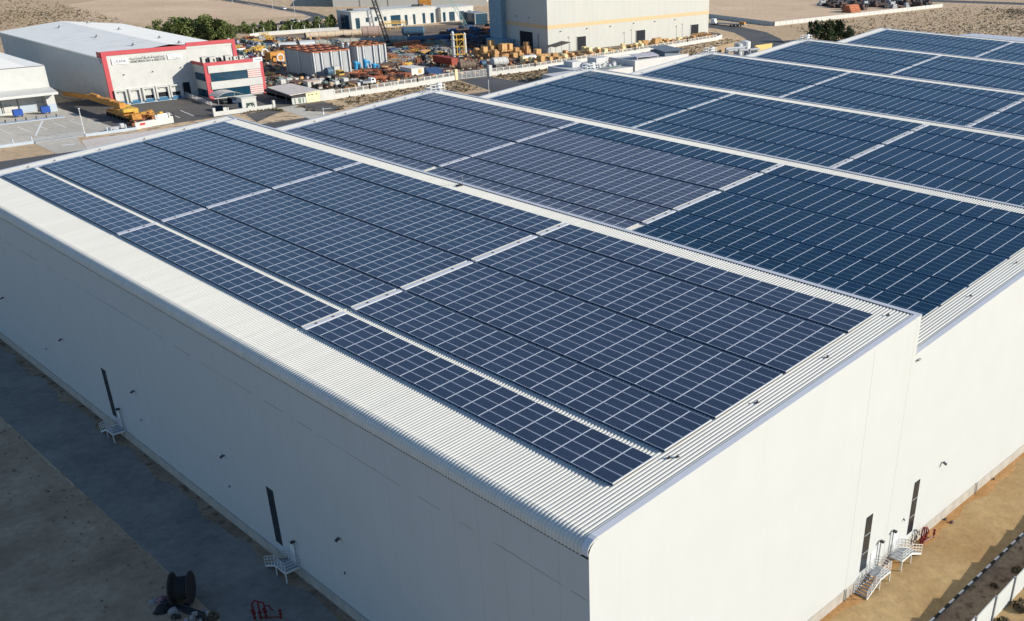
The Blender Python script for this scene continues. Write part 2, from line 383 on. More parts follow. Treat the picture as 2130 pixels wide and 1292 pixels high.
w.face([(B * NB, 0, 0), (B * NB, LEN, 0), (B * NB, LEN, ZE), (B * NB, 0, ZE)])
w.face([(0, LEN, 0), (0, 0, 0), (0, 0, 23.6), (0, LEN, 23.6)])
w.build('wall', WALL, ware)
MB().box(-0.06, -0.06, 0, B * NB, 0.0, 1.3).box(-0.16, -0.06, 0, 0.0, LEN, 1.25).build('plinth', PLINTH, ware)
# cladding joints: thin cover strips
for u in (35.25, 42.5, 78.4, 121.6): MB().box(u - .025, -.004, 1.3, u + .025, 0, rz(u) - .1).build('cladding_joint', mat('joint sealant', (0.42, 0.40, 0.34), 0.8), ware)
j = MB(); rr = random.Random(3); y = 0.2
while y < 132:
    L = rr.uniform(0.8, 4.5); zz = 19.62 + 0.05 * math.sin(y * .2)
    MB().box(-.004, y, zz, 0.0, y + L, zz + rr.uniform(.03, .075)).build('wall_seam', mat('seam grime', (0.26, 0.23, 0.2), 0.9, 0, 0.3, 1), ware); y += L + rr.choice((0.02, 0.15, 0.9, 2.5))
for q in range(1, 44): MB().box(-.003, q * 3.0 - .012, 1.3, 0.0, q * 3.0 + .012, 23.3).build('panel_seam', mat('panel seam', (0.44, 0.43, 0.41), 0.8), ware)
MB().box(-.07, 0.02, 23.18, 0.0, LEN - .02, 23.32).build('drip_shadow', INSIDE, ware)  # dark strip painted in for the shadow under the eave
# roofs: trapezoid ribs running up the slope
def roof_part(k):
    if k == 0: st = BULL + [(B, rzk(0, B))]
    else: st = [(B * k + 0.01, ZE), (B * (k + 1), rzk(k, B * (k + 1)))]
    N = []
    for i, (x, z) in enumerate(st):
        a = st[max(i - 1, 0)]; b = st[min(i + 1, len(st) - 1)]
        d = Vector((b[0] - a[0], b[1] - a[1])).normalized(); N.append((-d.y, d.x))
    p = 0.36; h = 0.07; ys = []; v0 = 0.55
    n = int((LEN - 1.1) / p)
    for q in range(n):
        y = v0 + q * p; ys += [(y, 0), (y + .07, 0), (y + .12, h * .75), (y + .19, h), (y + .26, h * .97), (y + .32, h * .6)]
    ys.append((v0 + n * p, 0)); m = len(st); V = []; F = []
    for y, e in ys:
        for (x, z), nn in zip(st, N): V.append((x + nn[0] * e, y, z + nn[1] * e))
    for a in range(len(ys) - 1):
        for b in range(m - 1): F.append((a * m + b, (a + 1) * m + b, (a + 1) * m + b + 1, a * m + b + 1))
    mb = MB(); mb.mesh(V, F); return mb.build('roof', WHITE_SHEET, ware)
for k in range(NB): roof_part(k)
# verge flashings along both gables, ridge caps with a toothed closure
def strip(k, y0, y1, lift, m, name, a=None, b=None):
    st = (BULL + [(B, rzk(0, B))]) if k == 0 else [(B * k + 0.01, ZE), (B * (k + 1) + .05, rzk(k, B * (k + 1)))]
    mb = MB(); V = []
    for x, z in st:
        for y in (y0, y1): V.append((x - (.03 if x < .2 and k == 0 else 0), y, z + lift))
    nn = len(V)
    V += [(x, y, z - .16) for (x, y, z) in V]
    F = [(2 * i, 2 * i + 1, 2 * i + 3, 2 * i + 2) for i in range(len(st) - 1)]
    F += [(nn + 2 * i, 2 * i, 2 * i + 2, nn + 2 * i + 2) for i in range(len(st) - 1)] + [(2 * i + 1, nn + 2 * i + 1, nn + 2 * i + 3, 2 * i + 3) for i in range(len(st) - 1)]
    for f_ in F: mb.mesh([V[i] for i in f_], [(0, 1, 2, 3)], 0 if max(f_) < nn else 1)
    return mb.build(name, [m, WALL], ware)
for k in range(NB):
    strip(k, -0.02, 0.58, 0.11, FLASHING, 'verge_flashing')
    strip(k, LEN - 0.6, LEN + 0.02, 0.11, FLASHING, 'verge_flashing')
    strip(k, 129.9, 130.9, 0.115, FLASHING, 'roof_edge_strip')
    x1 = B * (k + 1); z1 = rzk(k, x1)
    mb = MB().mesh([(x1 - .42, -.025, z1 + .07), (x1 + .08, -.025, z1 + .13), (x1 + .08, LEN + .07, z1 + .13), (x1 - .42, LEN + .07, z1 + .07),
                    (x1 + .08, -.025, z1 - .35), (x1 + .08, LEN + .07, z1 - .35)], [(0, 1, 2, 3), (1, 4, 5, 2)])
    mb.build('ridge_cap', FLASHING, ware)
    c = MB(); q = 0.55
    while q < LEN - .8:
        c.box(x1 - .47, q + .01, z1 - .02, x1 - .425, q + .18, z1 + .062); q += .36
    tag(c.build('ridge_closure', INSIDE, ware), kind='stuff')
# white low roof past the last bay
mb = MB(); x0 = B * NB
mb.mesh([(x0, 4, 24.6), (277, 119.5, 26.0), (x0, 119.5, 24.6), (284.5, 97, 26.9), (283.2, 114, 26.8), (284.5, 4, 26.9)], [(0, 5, 3, 4, 1, 2)])
mb.face([(x0, 119.5, 0), (x0, 119.5, 24.6), (277, 119.5, 26.0), (277, 119.5, 0)])
mb.build('annex_roof', FLASHING, ware)
# tall strip windows with mullions
def strip_window(axis, a0, a1, z0, z1):
    mb = MB()
    if axis == 'v': mb.box(a0, -.03, z0, a1, .02, z1)
    else: mb.box(-.03, a0, z0, .02, a1, z1)
    wdw = mb.build('window', BLACKGLASS, ware)
    mu = MB()
    for q in (1, 2):
        zz = z0 + (z1 - z0) * q / 3
        if axis == 'v': mu.box(a0, -.06, zz - .05, a1, -.03, zz + .05)
        else: mu.box(-.06, a0, zz - .05, -.03, a1, zz + .05)
    mu.build('mullion', GREYSTEEL if axis == 'v' else DARKSTEEL, wdw)
strip_window('v', 37.75, 38.98, 2.08, 8.65); strip_window('v', 47.25, 48.42, 1.98, 8.55)
strip_window('u', 45.9, 47.25, 2.24, 8.95); strip_window('u', 87.4, 88.75, 2.24, 8.95)
# white doors at the stair landings
for u in (40.2, 44.6):
    d = MB().box(u - .5, -.05, 1.32, u + .5, 0, 3.5).build('door', WHITE_PAINT, ware)
    MB().box(u + .32, -.09, 2.3, u + .40, -.05, 2.45).build('handle', DARKSTEEL, d)
for v in (43.7, 86.2):
    d = MB().box(-.05, v - .5, 1.32, 0, v + .5, 3.5).build('door', WHITE_PAINT, ware)
    MB().box(-.09, v + .32, 2.3, -.05, v + .40, 2.45).build('handle', DARKSTEEL, d)
# wall floodlights
def wall_lamp(axis, a, z, s=1.0):
    mb = MB()
    if axis == 'u':
        mb.box(-.30 * s, a - .04, z, 0, a + .04, z + .07).mesh([(-.75 * s, a - .24 * s, z - .10), (-.2 * s, a - .24 * s, z + .08), (-.2 * s, a + .24 * s, z + .08), (-.75 * s, a + .24 * s, z - .10),
             (-.75 * s, a - .24 * s, z + .02), (-.2 * s, a - .24 * s, z + .2), (-.2 * s, a + .24 * s, z + .2), (-.75 * s, a + .24 * s, z + .02)], [(3, 2, 1, 0), (4, 5, 6, 7), (0, 1, 5, 4), (1, 2, 6, 5), (2, 3, 7, 6), (3, 0, 4, 7)])
    else:
        mb.box(a - .04, -.30 * s, z, a + .04, 0, z + .07).mesh([(a - .24 * s, -.75 * s, z - .10), (a - .24 * s, -.2 * s, z + .08), (a + .24 * s, -.2 * s, z + .08), (a + .24 * s, -.75 * s, z - .10),
             (a - .24 * s, -.75 * s, z + .02), (a - .24 * s, -.2 * s, z + .2), (a + .24 * s, -.2 * s, z + .2), (a + .24 * s, -.75 * s, z + .02)], [(0, 1, 2, 3), (7, 6, 5, 4), (4, 5, 1, 0), (5, 6, 2, 1), (6, 7, 3, 2), (7, 4, 0, 3)])
    mb.build('wall_lamp', DARKSTEEL, ware)
for v in (33.5, 56.0, 78.6, 101.4, 124.0): wall_lamp('u', v, 9.0, .68)
for v in (33.5, 56.2, 78.6, 109.8): wall_lamp('u', v, 5.1, 0.2)
wall_lamp('v', 53.2, 8.5, .7); wall_lamp('v', 45.9, 4.6, 0.25); wall_lamp('v', 98.0, 8.5, .7)
# rain pipe where the second bay meets the gable of the first
MB().box(43.5, -.25, 23.75, 44.0, 0, 23.9).build('rain_spout', CONC, ware)
# guard rails at the far end of each ridge
for k in range(1, 5):
    x = B * (k + 1); z = rzk(k, x)
    r = MB()
    for a in (-2.6, -1.4, -.3, .8):
        for y in (131.0, 132.6): r.bar((x + a, y, z - .3), (x + a, y, z + 1.15), .09)
    for y in (131.0, 132.6):
        for h in (.5, 1.1): r.bar((x - 2.6, y, z + h), (x + .8, y, z + h), .10)
    for h in (.5, 1.1): r.bar((x - 2.6, 131.0, z + h), (x - 2.6, 132.6, z + h), .10)
    r.box(x - .2, 131.6, z + .2, x + .6, 132.2, z + 1.3)
    r.build('guard_rail', WHITE_PAINT, ware)
# small roof anchors near the gable edges
def anchor(u, v, k):
    z = rzk(k, u) + .08
    o = MB().box(u - .13, v - .13, z, u + .13, v + .13, z + .04).tube((u, v, z), (u, v, z + .14), .045).box(u - .07, v - .04, z + .13, u + .07, v + .04, z + .19)
    return o
AN = [(10.8, 2.55, 0), (11.3, 2.15, 0), (21.2, 2.3, 0), (31.0, 2.2, 0), (41.3, 2.4, 0), (58.1, 2.1, 1), (69.0, 2.2, 1)]
for i, (u, v, k) in enumerate(AN):
    o = anchor(u, v, k).build('roof_anchor', DARKSTEEL, None, (u, v, rzk(k, u)))
    tag(o, ['left one of the paired dark roof anchors where the wide rib strip ends', 'right one of the paired dark roof anchors where the wide rib strip ends',
            'dark roof anchor on the gable edge strip below the third panel block', 'dark roof anchor on the gable edge strip beside the fourth panel block', 'dark roof anchor nearest the white ridge of the front bay',
            'dark roof anchor on the ribbed edge of the second bay', 'dark roof anchor higher up the ribbed edge of the second bay'][i], 'roof anchor', 'roof anchors along the gable edge')
FA = [(2.2, 0), (5.2, 0), (9.8, 0), (13.6, 0), (20.4, 0), (27.5, 0), (34.2, 0), (39.6, 0), (58.0, 1), (64.5, 1), (71.0, 1), (78.0, 1), (82.0, 1), (101.5, 2), (112.0, 2), (120.0, 2), (146, 3), (158, 3), (166, 3)]
for u, k in FA:
    o = anchor(u, 131.5, k).build('roof_anchor', DARKSTEEL, None, (u, 131.5, rzk(k, u)))
    tag(o, 'tiny dark roof anchor on the white far edge of the roof', 'roof anchor', 'roof anchors along the far edge')
t = thing('roof_mast', 'thin white mast with dark foot standing on the front ridge', 'mast', (42.75, 68, 28.4))
MB().tube((42.75, 68, 28.4), (42.75, 68, 29.75), .045).build('pole', GREYSTEEL, t)
MB().box(41.9, 67.6, 28.4, 42.5, 68.2, 28.56).build('base', DARKSTEEL, t)

# ================================================================== SOLAR PANELS
ROWS0 = [5.62 + 1.09 * i for i in range(4)] + [11.15 + 1.09 * i for i in range(5)] + [17.12 + 1.095 * i for i in range(8)] + [26.45 + 1.105 * i for i in range(8)] + [35.95 + 1.07 * i for i in range(4)]
ROWS1 = [49.0 + 1.09 * i for i in range(4)] + [54.0 + 1.09 * i for i in range(5)] + [60.02 + 1.10 * i for i in range(8)] + [69.65 + 1.10 * i for i in range(8)] + [79.1 + 1.07 * i for i in range(4)]
SECT = [(3.32, 19, 2.166), (45.62, 20, 2.11), (88.75, 19, 2.15)]
BLOCK_OF = [0] * 4 + [1] * 5 + [2] * 8 + [3] * 8 + [4] * 4
PH = 0.30
def panel_faces(mb_g, mb_f, mb_d, k, u0, v0, du, dv, tone, lu, lv):
    # u0,v0 lower corner; lu: width of the bright frame along v edges, lv: along u edges
    zf = lambda u: rzk(k, u) + PH
    u1 = u0 + du; v1 = v0 + dv
    g = [(u0 + lv, v0 + lu), (u1 - lv, v0 + lu), (u1 - lv, v1 - lu), (u0 + lv, v1 - lu)]
    mb_g.face([(a, b, zf(a) - .004) for a, b in g], tone, [(a - u0, b - v0) for a, b in g])
    P = lambda a, b, e=0: (a, b, zf(a) - e)
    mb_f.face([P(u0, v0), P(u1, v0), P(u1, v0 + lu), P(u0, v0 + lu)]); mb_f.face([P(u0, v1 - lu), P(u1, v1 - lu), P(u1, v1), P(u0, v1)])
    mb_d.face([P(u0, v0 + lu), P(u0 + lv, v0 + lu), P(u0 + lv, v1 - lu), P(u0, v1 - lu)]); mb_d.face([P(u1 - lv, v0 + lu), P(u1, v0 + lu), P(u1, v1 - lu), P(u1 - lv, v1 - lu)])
    e = .045
    for a, b in (((u0, v0), (u1, v0)), ((u1, v0), (u1, v1)), ((u1, v1), (u0, v1)), ((u0, v1), (u0, v0))):
        mb_d.face([P(*a), P(*a, e), P(*b, e), P(*b)])
def area(k, u, v):
    d = Vector((u, v, rzk(k, u))) - CAM
    n = Vector((-SL, 0, 1)).normalized()
    return abs(d.normalized().dot(n)) / (d.dot(FWD) ** 2)
KA = dict(du=1.062, dv=2.13, lu=.039, lv=.034)
KB = dict(du=1.064, dv=2.12, lu=.038, lv=.022)
rp = random.Random(11)
listA, listB = [], []
for k in range(NB):
    rows = ROWS0 if k == 0 else [r + B * (k - 1) for r in ROWS1]
    for s, (v0, n, p) in enumerate(SECT):
        for ri, u in enumerate(rows):
            for c in range(n):
                isA = k == 0 or (k == 1 and (s == 2 or (s == 1 and BLOCK_OF[ri] < 4)))
                (listA if isA else listB).append((area(k, u, v0 + c * p) if (s == 0 and k == (0 if isA else 1)) else 0, k, u, v0 + c * p))
FRA = [FRAME, FRAME_DIM]; FRB = [FRAME, FRAME_NAVY]
listA.sort(key=lambda q: -q[0])
protos = []
def add_panel(g, f, kind, k, u, v):
    KW = dict(KB if kind else KA); KW['dv'] = (2.166 if v < 45 else 2.11 if v < 88 else 2.15) - .022
    d = MB(); n0 = len(g.f); panel_faces(g, f, d, k, u, v, KW['du'], KW['dv'], rp.random(), KW['lu'], KW['lv'])
    if kind: g.mi[n0] = 1
    elif k == 1: g.mi[n0] = 2
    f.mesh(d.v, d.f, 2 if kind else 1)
for a, k, u, v in listA[:300]:
    if len(protos) < 14:
        g, f = MB(), MB(); add_panel(g, f, 0, k, u, v)
        o = g.build('solar_panel', GLASS_A, None, (u, v, rzk(k, u))); fo = f.build('frame', [FRAME, FRAME_DIM], o)
        tag(o, 'grey-blue silver-framed solar panel on the front roof bay, towards its near gable end', 'solar panel', 'solar panels on the roof'); protos.append((o, fo))
    else:
        o0, f0 = rp.choice(protos)
        o = o0.copy(); COL.objects.link(o); o.location = (u, v, rzk(k, u)); f = f0.copy(); COL.objects.link(f); f.parent = o
g, f = MB(), MB()
for a, k, u, v in listA[300:]: add_panel(g, f, 0, k, u, v)
for a, k, u, v in listB: add_panel(g, f, 1, k, u, v)
o = g.build('solar_panel_field', [GLASS_A, GLASS_B, GLASS_C]); tag(o, 'all the other grey-blue and navy solar panels covering the six white roof bays', 'solar panels', 'solar panels on the roof', 'stuff')
tag(f.build('frame', [FRAME, FRAME_DIM, FRAME_NAVY], o), kind='stuff')
# mounting rails, and added strips coloured as the shade under the lower edges
mb = MB()
for k in range(NB):
    rows = ROWS0 if k == 0 else [r + B * (k - 1) for r in ROWS1]
    for s, (v0, n, p) in enumerate(SECT):
        for bl in range(5):
            rs = [r for r, q in zip(rows, BLOCK_OF) if q == bl]
            if k and bl == 0: continue
            ua = rs[0] + .03; ve = v0 + n * p - .03
            mb.mesh([(ua, v0, rzk(k, ua) + .02), (ua, ve, rzk(k, ua) + .02), (ua, ve, rzk(k, ua) + .215), (ua, v0, rzk(k, ua) + .215), (ua + .03, v0, rzk(k, ua) + .02), (ua + .03, ve, rzk(k, ua) + .02), (ua + .03, ve, rzk(k, ua) + .215), (ua + .03, v0, rzk(k, ua) + .215)], [(0, 1, 2, 3), (7, 6, 5, 4), (3, 2, 6, 7), (0, 3, 7, 4), (1, 5, 6, 2)], 1 if k == 0 or (k == 1 and (s == 2 or (s == 1 and bl < 4))) else 2)
            for c in range(0, n, 1):
                for f in (.35, 1.6):
                    v = v0 + c * p + f
                    if k > 1: continue
                    mb.bar((rs[0] - .04, v, rzk(k, rs[0] - .04) + .13), (rs[-1] + 1.1, v, rzk(k, rs[-1] + 1.1) + .13), .05, .09)
tag(mb.build('mounting_rails', [DARKSTEEL, GAPSHADE, GAPSHADEB]), 'dark mounting rails and painted gap-shade strips under the solar panels on the ribbed roof', 'mounting rails', None, 'stuff')
# white walkway trays between the panel blocks
ordn = ['front', 'second', 'third', 'fourth', 'fifth', 'rearmost']
for k in range(NB):
    rows = ROWS0 if k == 0 else [r + B * (k - 1) for r in ROWS1]
    for s, vv in enumerate((45.05, 88.35)):
        for bl in range(5):
            if k and bl == 0: continue
            rs = [r for r, q in zip(rows, BLOCK_OF) if q == bl]
            a, b = rs[0] - .05, rs[-1] + 1.2
            mb = MB(); hw = .30
            mb.mesh([(a, vv - hw, rzk(k, a) + .16), (b, vv - hw, rzk(k, b) + .16), (b, vv + hw, rzk(k, b) + .16), (a, vv + hw, rzk(k, a) + .16),
                     (a, vv - hw, rzk(k, a) + .26), (b, vv - hw, rzk(k, b) + .26), (b, vv + hw, rzk(k, b) + .26), (a, vv + hw, rzk(k, a) + .26)],
                    [(3, 2, 1, 0), (4, 5, 6, 7), (0, 1, 5, 4), (1, 2, 6, 5), (2, 3, 7, 6), (3, 0, 4, 7)])
            o = mb.build('roof_walkway', FLASHING, None, (a, vv, rzk(k, a)))
            where = ['at its lowest panel block', 'at its second panel block from the eave', 'at its middle panel block', 'at its fourth panel block from the eave', 'at its top panel block by the ridge'][bl]
            tag(o, 'white walkway on the %s bay, %s crossing, %s' % (ordn[k], ('near', 'far')[s], where), 'walkway', 'white walkways across the roof bays')
            c = MB()
            for q in (.3, .72):
                u = a + (b - a) * q; c.box(u - .08, vv - .1, rzk(k, u) + .255, u + .08, vv + .1, rzk(k, u) + .32)
            c.build('clip', DARKSTEEL, o)
# ================================================================== ROUND THE WAREHOUSE
def stair_unit(label, origin, axis, sgn, wall_dir):
    # local: a along the wall (descending towards +a after the landing), b out from the wall
    # landing a in [0,2.1], steps a in [2.1,4.4]; b in [.1,1.7]
    ox, oy = origin
    def P(a, b, z):
        a *= sgn
        return (ox + a, oy - b, z) if axis == 'u' else (ox - b, oy + a, z)
    t = thing('access_stairs', label, 'stairs', (ox, oy, 0), 'white access stairs on the warehouse walls')
    W = 1.6; H = 1.3
    mb = MB()
    def bx(a0, a1, b0, b1, z0, z1, m=None):
        m = m or mb
        v = [P(a, b, z) for z in (z0, z1) for a, b in ((a0, b0), (a1, b0), (a1, b1), (a0, b1))]
        m.mesh(v, [(3, 2, 1, 0), (4, 5, 6, 7), (0, 1, 5, 4), (1, 2, 6, 5), (2, 3, 7, 6), (3, 0, 4, 7)])
    bx(0.06, 2.04, .16, 1.64, H - .04, H); mb.build('landing', GREYSTEEL, t)
    s = MB()
    for i in range(7):
        a = 2.12 + i * .32; z = H - (i + 1) * .165
        bx(a, a + .26, .17, 1.63, z - .03, z, s)
    s.build('treads', GREYSTEEL, t)
    f = MB()
    bx(0, 2.1, .1, .16, H - .2, H + .01, f); bx(0, 2.1, 1.64, 1.70, H - .2, H + .01, f); bx(0, .06, .16, 1.64, H - .2, H + .01, f)
    for b in (.1, 1.64):
        v = [P(2.1, b, H - .24), P(2.1, b, H + .01), P(4.42, b, .12), P(4.42, b, 0), P(4.2, b, 0)]
        v += [P(2.1, b + .06, H - .24), P(2.1, b + .06, H + .01), P(4.42, b + .06, .12), P(4.42, b + .06, 0), P(4.2, b + .06, 0)]
        f.mesh(v, [(0, 1, 2, 3, 4), (9, 8, 7, 6, 5), (0, 5, 6, 1), (1, 6, 7, 2), (2, 7, 8, 3), (3, 8, 9, 4), (4, 9, 5, 0)])
    f.build('stringer', WHITE_PAINT, t)
    for a in (.06, 2.02):
        for b in (.14, 1.66):
            MB().bar(P(a, b, 0), P(a, b, H - .1), .10).build('leg', WHITE_PAINT, t)
    for b in (.13, 1.67):
        r = MB()
        for h in (.4, .75, 1.12):
            r.bar(P(0, b, H + h), P(2.1, b, H + h), .045); r.bar(P(2.1, b, H + h), P(4.4, b, .08 + h), .045)
        for a in (0.02, .7, 1.4, 2.1): r.bar(P(a, b, H), P(a, b, H + 1.12), .05)
        for q in (.33, .66, 1.0): r.bar(P(2.1 + 2.3 * q, b, H - 1.22 * q), P(2.1 + 2.3 * q, b, H - 1.22 * q + 1.12), .05)
        r.build('handrail', WHITE_PAINT, t)
    r = MB()
    for h in (.4, .75, 1.12): r.bar(P(.02, .13, H + h), P(.02, 1.67, H + h), .045)
    r.build('handrail', WHITE_PAINT, t)
    # lamp post fixed to the landing
    l = MB().bar(P(.12, .2, H), P(.12, .2, H + 3.0), .09).build('lamp_post', GREYSTEEL, t)
    h = MB(); bx(-.02, .28, .12, .55, H + 2.95, H + 3.15, h); h.build('lamp_head', DARKSTEEL, l)
    return t
stair_unit('white steel stairs beside the left strip window of the sunlit gable wall', (41.25, 0), 'u', -1, 'v')
stair_unit('white steel stairs between the sunlit gable strip windows, next to the red pipes', (43.55, 0), 'u', 1, 'v')
stair_unit('white steel stairs on the shaded long wall, nearer the corner, above the cable drum', (0, 42.7), 'v', 1, 'u')
stair_unit('white steel stairs on the shaded long wall, the farther pair from the corner', (0, 85.2), 'v', 1, 'u')

# red fire pipework
def red_pipes(label, c, rzv):
    t = thing('fire_hydrant', label, 'fire hydrant', (c[0], c[1], 0), 'red fire pipework')
    M = Matrix.Rotation(rzv, 3, 'Z')
    def P(a, b, z): q = M @ Vector((a, b, z)); return (c[0] + q.x, c[1] + q.y, q.z)
    for a in (-.55, .0, .5):
        MB().tube(P(a, 0, 0), P(a, 0, 1.9 if a else 2.1), .085).tube(P(a, 0, .7), P(a, 0, .86), .2).tube(P(a, 0, .25), P(a, 0, .3), .17).build('riser', REDPIPE, t)
    MB().path([P(-.55, 0, 1.9), P(-.3, 0, 2.25), P(.0, 0, 2.1), P(.5, 0, 1.9)], .085).build('manifold', REDPIPE, t)
    for a in (-.55, .5):
        w = MB().tube(P(a, -.16, 1.25), P(a, -.24, 1.25), .2, 12).tube(P(a, 0, 1.25), P(a, -.2, 1.25), .04)
        w.build('valve_wheel', REDPIPE, t)
    MB().path([P(.5, 0, 1.5), P(.95, 0, 1.5), P(1.05, 0, 1.0), P(1.3, 0, .9)], .07).build('elbow', REDPIPE, t)
    MB().path([P(0, -.05, .2), P(1.9, -.3, .2)], .07).tube(P(1.9, -.3, 0), P(1.9, -.3, 1.1), .09).tube(P(1.9, -.3, .5), P(1.9, -.3, .6), .17).tube(P(1.9, -.3, .9), P(1.9, -.3, 1.0), .17).build('hydrant_branch', REDPIPE, t)
red_pipes('dark red fire pipework with valve wheels beside the white gable stairs', (49.8, -.8), 0.0)
red_pipes('red fire pipework in the shade at the bottom edge, away from the wall', (-6.3, 39.4), rad(-35))

# painted kerb
kb = thing('painted_kerb', 'black and white striped kerb along the sandy service road', 'kerb', (160, -8.05, 0))
mb = MB(); u = -9.0
while u < 320:
    mb.box(u, -8.15, 0, u + 1.02, -7.95, .15); u += 2.04
mb.build('white_blocks', WHITE_PAINT, kb)
mb = MB(); u = -9.0 + 1.02
while u < 320:
    mb.box(u, -8.15, 0, u + 1.02, -7.95, .148); u += 2.04
mb.build('black_blocks', RUBBER, kb)
# precast boundary wall with posts
fw = thing('boundary_wall', 'white precast boundary wall with slim grey posts, bottom right corner', 'wall', (100, -12.3, 0))
u = -12.9; i = 0
while u < 300:
    MB().mesh([(u, -12.36, 0), (u + 4.2, -12.36, 0), (u + 4.2, -12.26, 0), (u, -12.26, 0), (u, -12.36, 2.82), (u + 4.2, -12.36, 3.06), (u + 4.2, -12.26, 3.06), (u, -12.26, 2.82)],
              [(3, 2, 1, 0), (4, 5, 6, 7), (0, 1, 5, 4), (1, 2, 6, 5), (2, 3, 7, 6), (3, 0, 4, 7)]).build('panel', WALL, fw)
    MB().box(u - .09, -12.50, 0, u + .09, -12.24, 3.12).build('post', GREYSTEEL, fw)
    u += 4.25; i += 1
    if u > 130: break
# bushes and stones by that wall
def tuft(mb, c, r, h, n, rnd, size=.25):
    for _ in range(n):
        t = rnd.random(); ph = rnd.uniform(0, 6.283); q = r * math.sqrt(rnd.random())
        z = h * (1 - (q / r) ** 2 * .7) * (rnd.random() ** .7)
        p = Vector((c[0] + q * math.cos(ph), c[1] + q * math.sin(ph), c[2] + z + .02))
        d = Vector((rnd.gauss(0, 1), rnd.gauss(0, 1), rnd.gauss(.4, .7))).normalized(); e = d.orthogonal().normalized()
        e = (e * math.cos(ph) + d.cross(e) * math.sin(ph)); s = size * rnd.uniform(.6, 1.3)
        mb.face([p - e * s * .35, p + d * s, p + e * s * .35, p - d * s * .5], min(1, .25 + .75 * rnd.random() * (z / h + .3)))
rb = random.Random(4)
def bush(label, c, r, h, n=260, m=None, group=None, size=.25, name='desert_bush', cat='bush'):
    mb = MB(); tuft(mb, (c[0], c[1], 0), r, h, n, rb, size)
    o = mb.build(name, m or LEAFDRY, None, (c[0], c[1], 0)); return tag(o, label, cat, group)
bush('larger dry bush against the sunny face of the white boundary wall', (46.6, -13.7), .95, .85, 420)
bush('small dry bush at the bottom edge by the white boundary wall', (43.0, -13.3), .6, .6, 260)
bush('green-brown tuft in the wall shadow near the striped kerb', (47.9, -10.0), .35, .35, 120)
bush('low dry tuft growing between kerb and boundary wall', (52.2, -10.6), .5, .35, 140)
for u, v, r in ((50.6, -13.4, .6), (53.5, -14.2, .7), (41.2, -15.0, .5), (48.6, -15.4, .6)):
    bush('low dry desert bush on the orange sand outside the wall', (u, v), r, r * .8, 160, None, 'bushes outside the boundary wall')
def rock(c, s, seed):
    r = random.Random(seed); mb = MB(); V = []
    for zt, k in ((0, 1), (.5, .85), (.9, .45)):
        for i in range(7):
            a = i * .8976; q = s * k * r.uniform(.75, 1.2); V.append((c[0] + q * math.cos(a), c[1] + q * math.sin(a) * .7, zt * s * .8))
    F = [(k * 7 + i, k * 7 + (i + 1) % 7, k * 7 + 7 + (i + 1) % 7, k * 7 + 7 + i) for k in range(2) for i in range(7)] + [tuple(range(14, 21))]
    return mb.mesh(V, F)
for c, s, l, mm in (((55.9, -.35), .26, 'dark lump at the foot of the gable plinth beyond the red pipes', DARKSTEEL), ((55.9, -1.15), .34, 'flat dark stone lying on the orange sand near the plinth', BROWNSTEEL), ((68.3, -.3), .22, 'small black lump by the plinth at the right edge', DARKSTEEL)):
    tag(rock(c, s, int(c[0] * 7 - c[1])).build('stone', mm, None, (c[0], c[1], 0)), l, 'stone')
for u, l in ((63.7, 'short dark pipe standing against the plinth at the right'), (35.2, 'short dark pipe against the plinth near the bottom edge')):
    tag(MB().tube((u, -.18, 0), (u, -.18, 1.5), .06).build('pipe_stub', GREYSTEEL, None, (u, -.1, 0)), l, 'pipe')

# cable drum and junk in the shade
dr = thing('cable_drum', 'big dark cable drum standing in the shade of the long wall', 'cable drum', (-10.1, 47.4, 0))
ax = Vector((.80, -.60, 0)).normalized(); c0 = Vector((-10.1, 47.4, 1.62))
for s in (-.85, .85):
    MB().lathe(c0 + ax * s, ax, [(-.06, 1.62), (.06, 1.62)], 28).lathe(c0 + ax * (s + (.06 if s > 0 else -.09)), ax, [(0, .22), (.03, .22)], 12).build('flange', WOODDARK, dr, smooth=False)
mb = MB(); prof = []
for q in range(15): prof.append((-.79 + q * .1128, 1.12 if q % 2 else 1.18))
mb.lathe(c0, ax, prof, 24); mb.build('cable', RUBBER, dr)
jr = random.Random(8)
def junk(name, label, cat, c, r, h, m, n=5, group=None, bars=0, sz=.5):
    mb = MB()
    for _ in range(n):
        a = jr.uniform(0, 6.28); q = r * math.sqrt(jr.random())
        mb.obox((c[0] + q * math.cos(a), c[1] + q * math.sin(a), jr.uniform(0, h * .4)), (jr.uniform(.4, 1) * sz, jr.uniform(.4, 1) * sz, jr.uniform(.4, 1) * h), jr.uniform(0, 3), tilt=jr.uniform(-.3, .3))
    return tag(mb.build(name, m, None, (c[0], c[1], 0)), label, cat, group)
tag(MB().bar((-11.9, 49.0, .25), (-9.9, 42.6, .18), .32, .24).bar((-11.6, 49.0, .5), (-9.75, 43.2, .42), .06, .25).build('steel_beam', DARKSTEEL, None, (-10.9, 46, 0)), 'long grey steel beam lying on the sand in front of the drum', 'beam')
def sack(c, s, m, label):
    mb = rock((c[0], c[1]), s, int(abs(c[0] * 31 + c[1] * 7))); o = mb.build('sack', m, None, (c[0], c[1], 0)); tag(o, label, 'sack')
PINK = mat('faded pink plastic', (0.30, 0.16, 0.16), .7)
sack((-12.2, 47.4), .95, RUBBER, 'dark crumpled tarpaulin heap against the left side of the cable drum')
sack((-11.6, 48.9), .75, PINK, 'pinkish bulging sack behind the dark cable drum')
sack((-12.2, 49.4), .55, mat('pale plastic', (0.28, .26, .26), .7), 'pale torn sack lying left of the dark cable drum')
sack((-11.6, 46.6), .6, CONC, 'grey sack under the long beam at the bottom')
junk('scrap_heap', 'small heap of dark scrap offcuts beside the cable drum', 'scrap heap', (-11.2, 45.7), 1.1, .45, DARKSTEEL, 9)
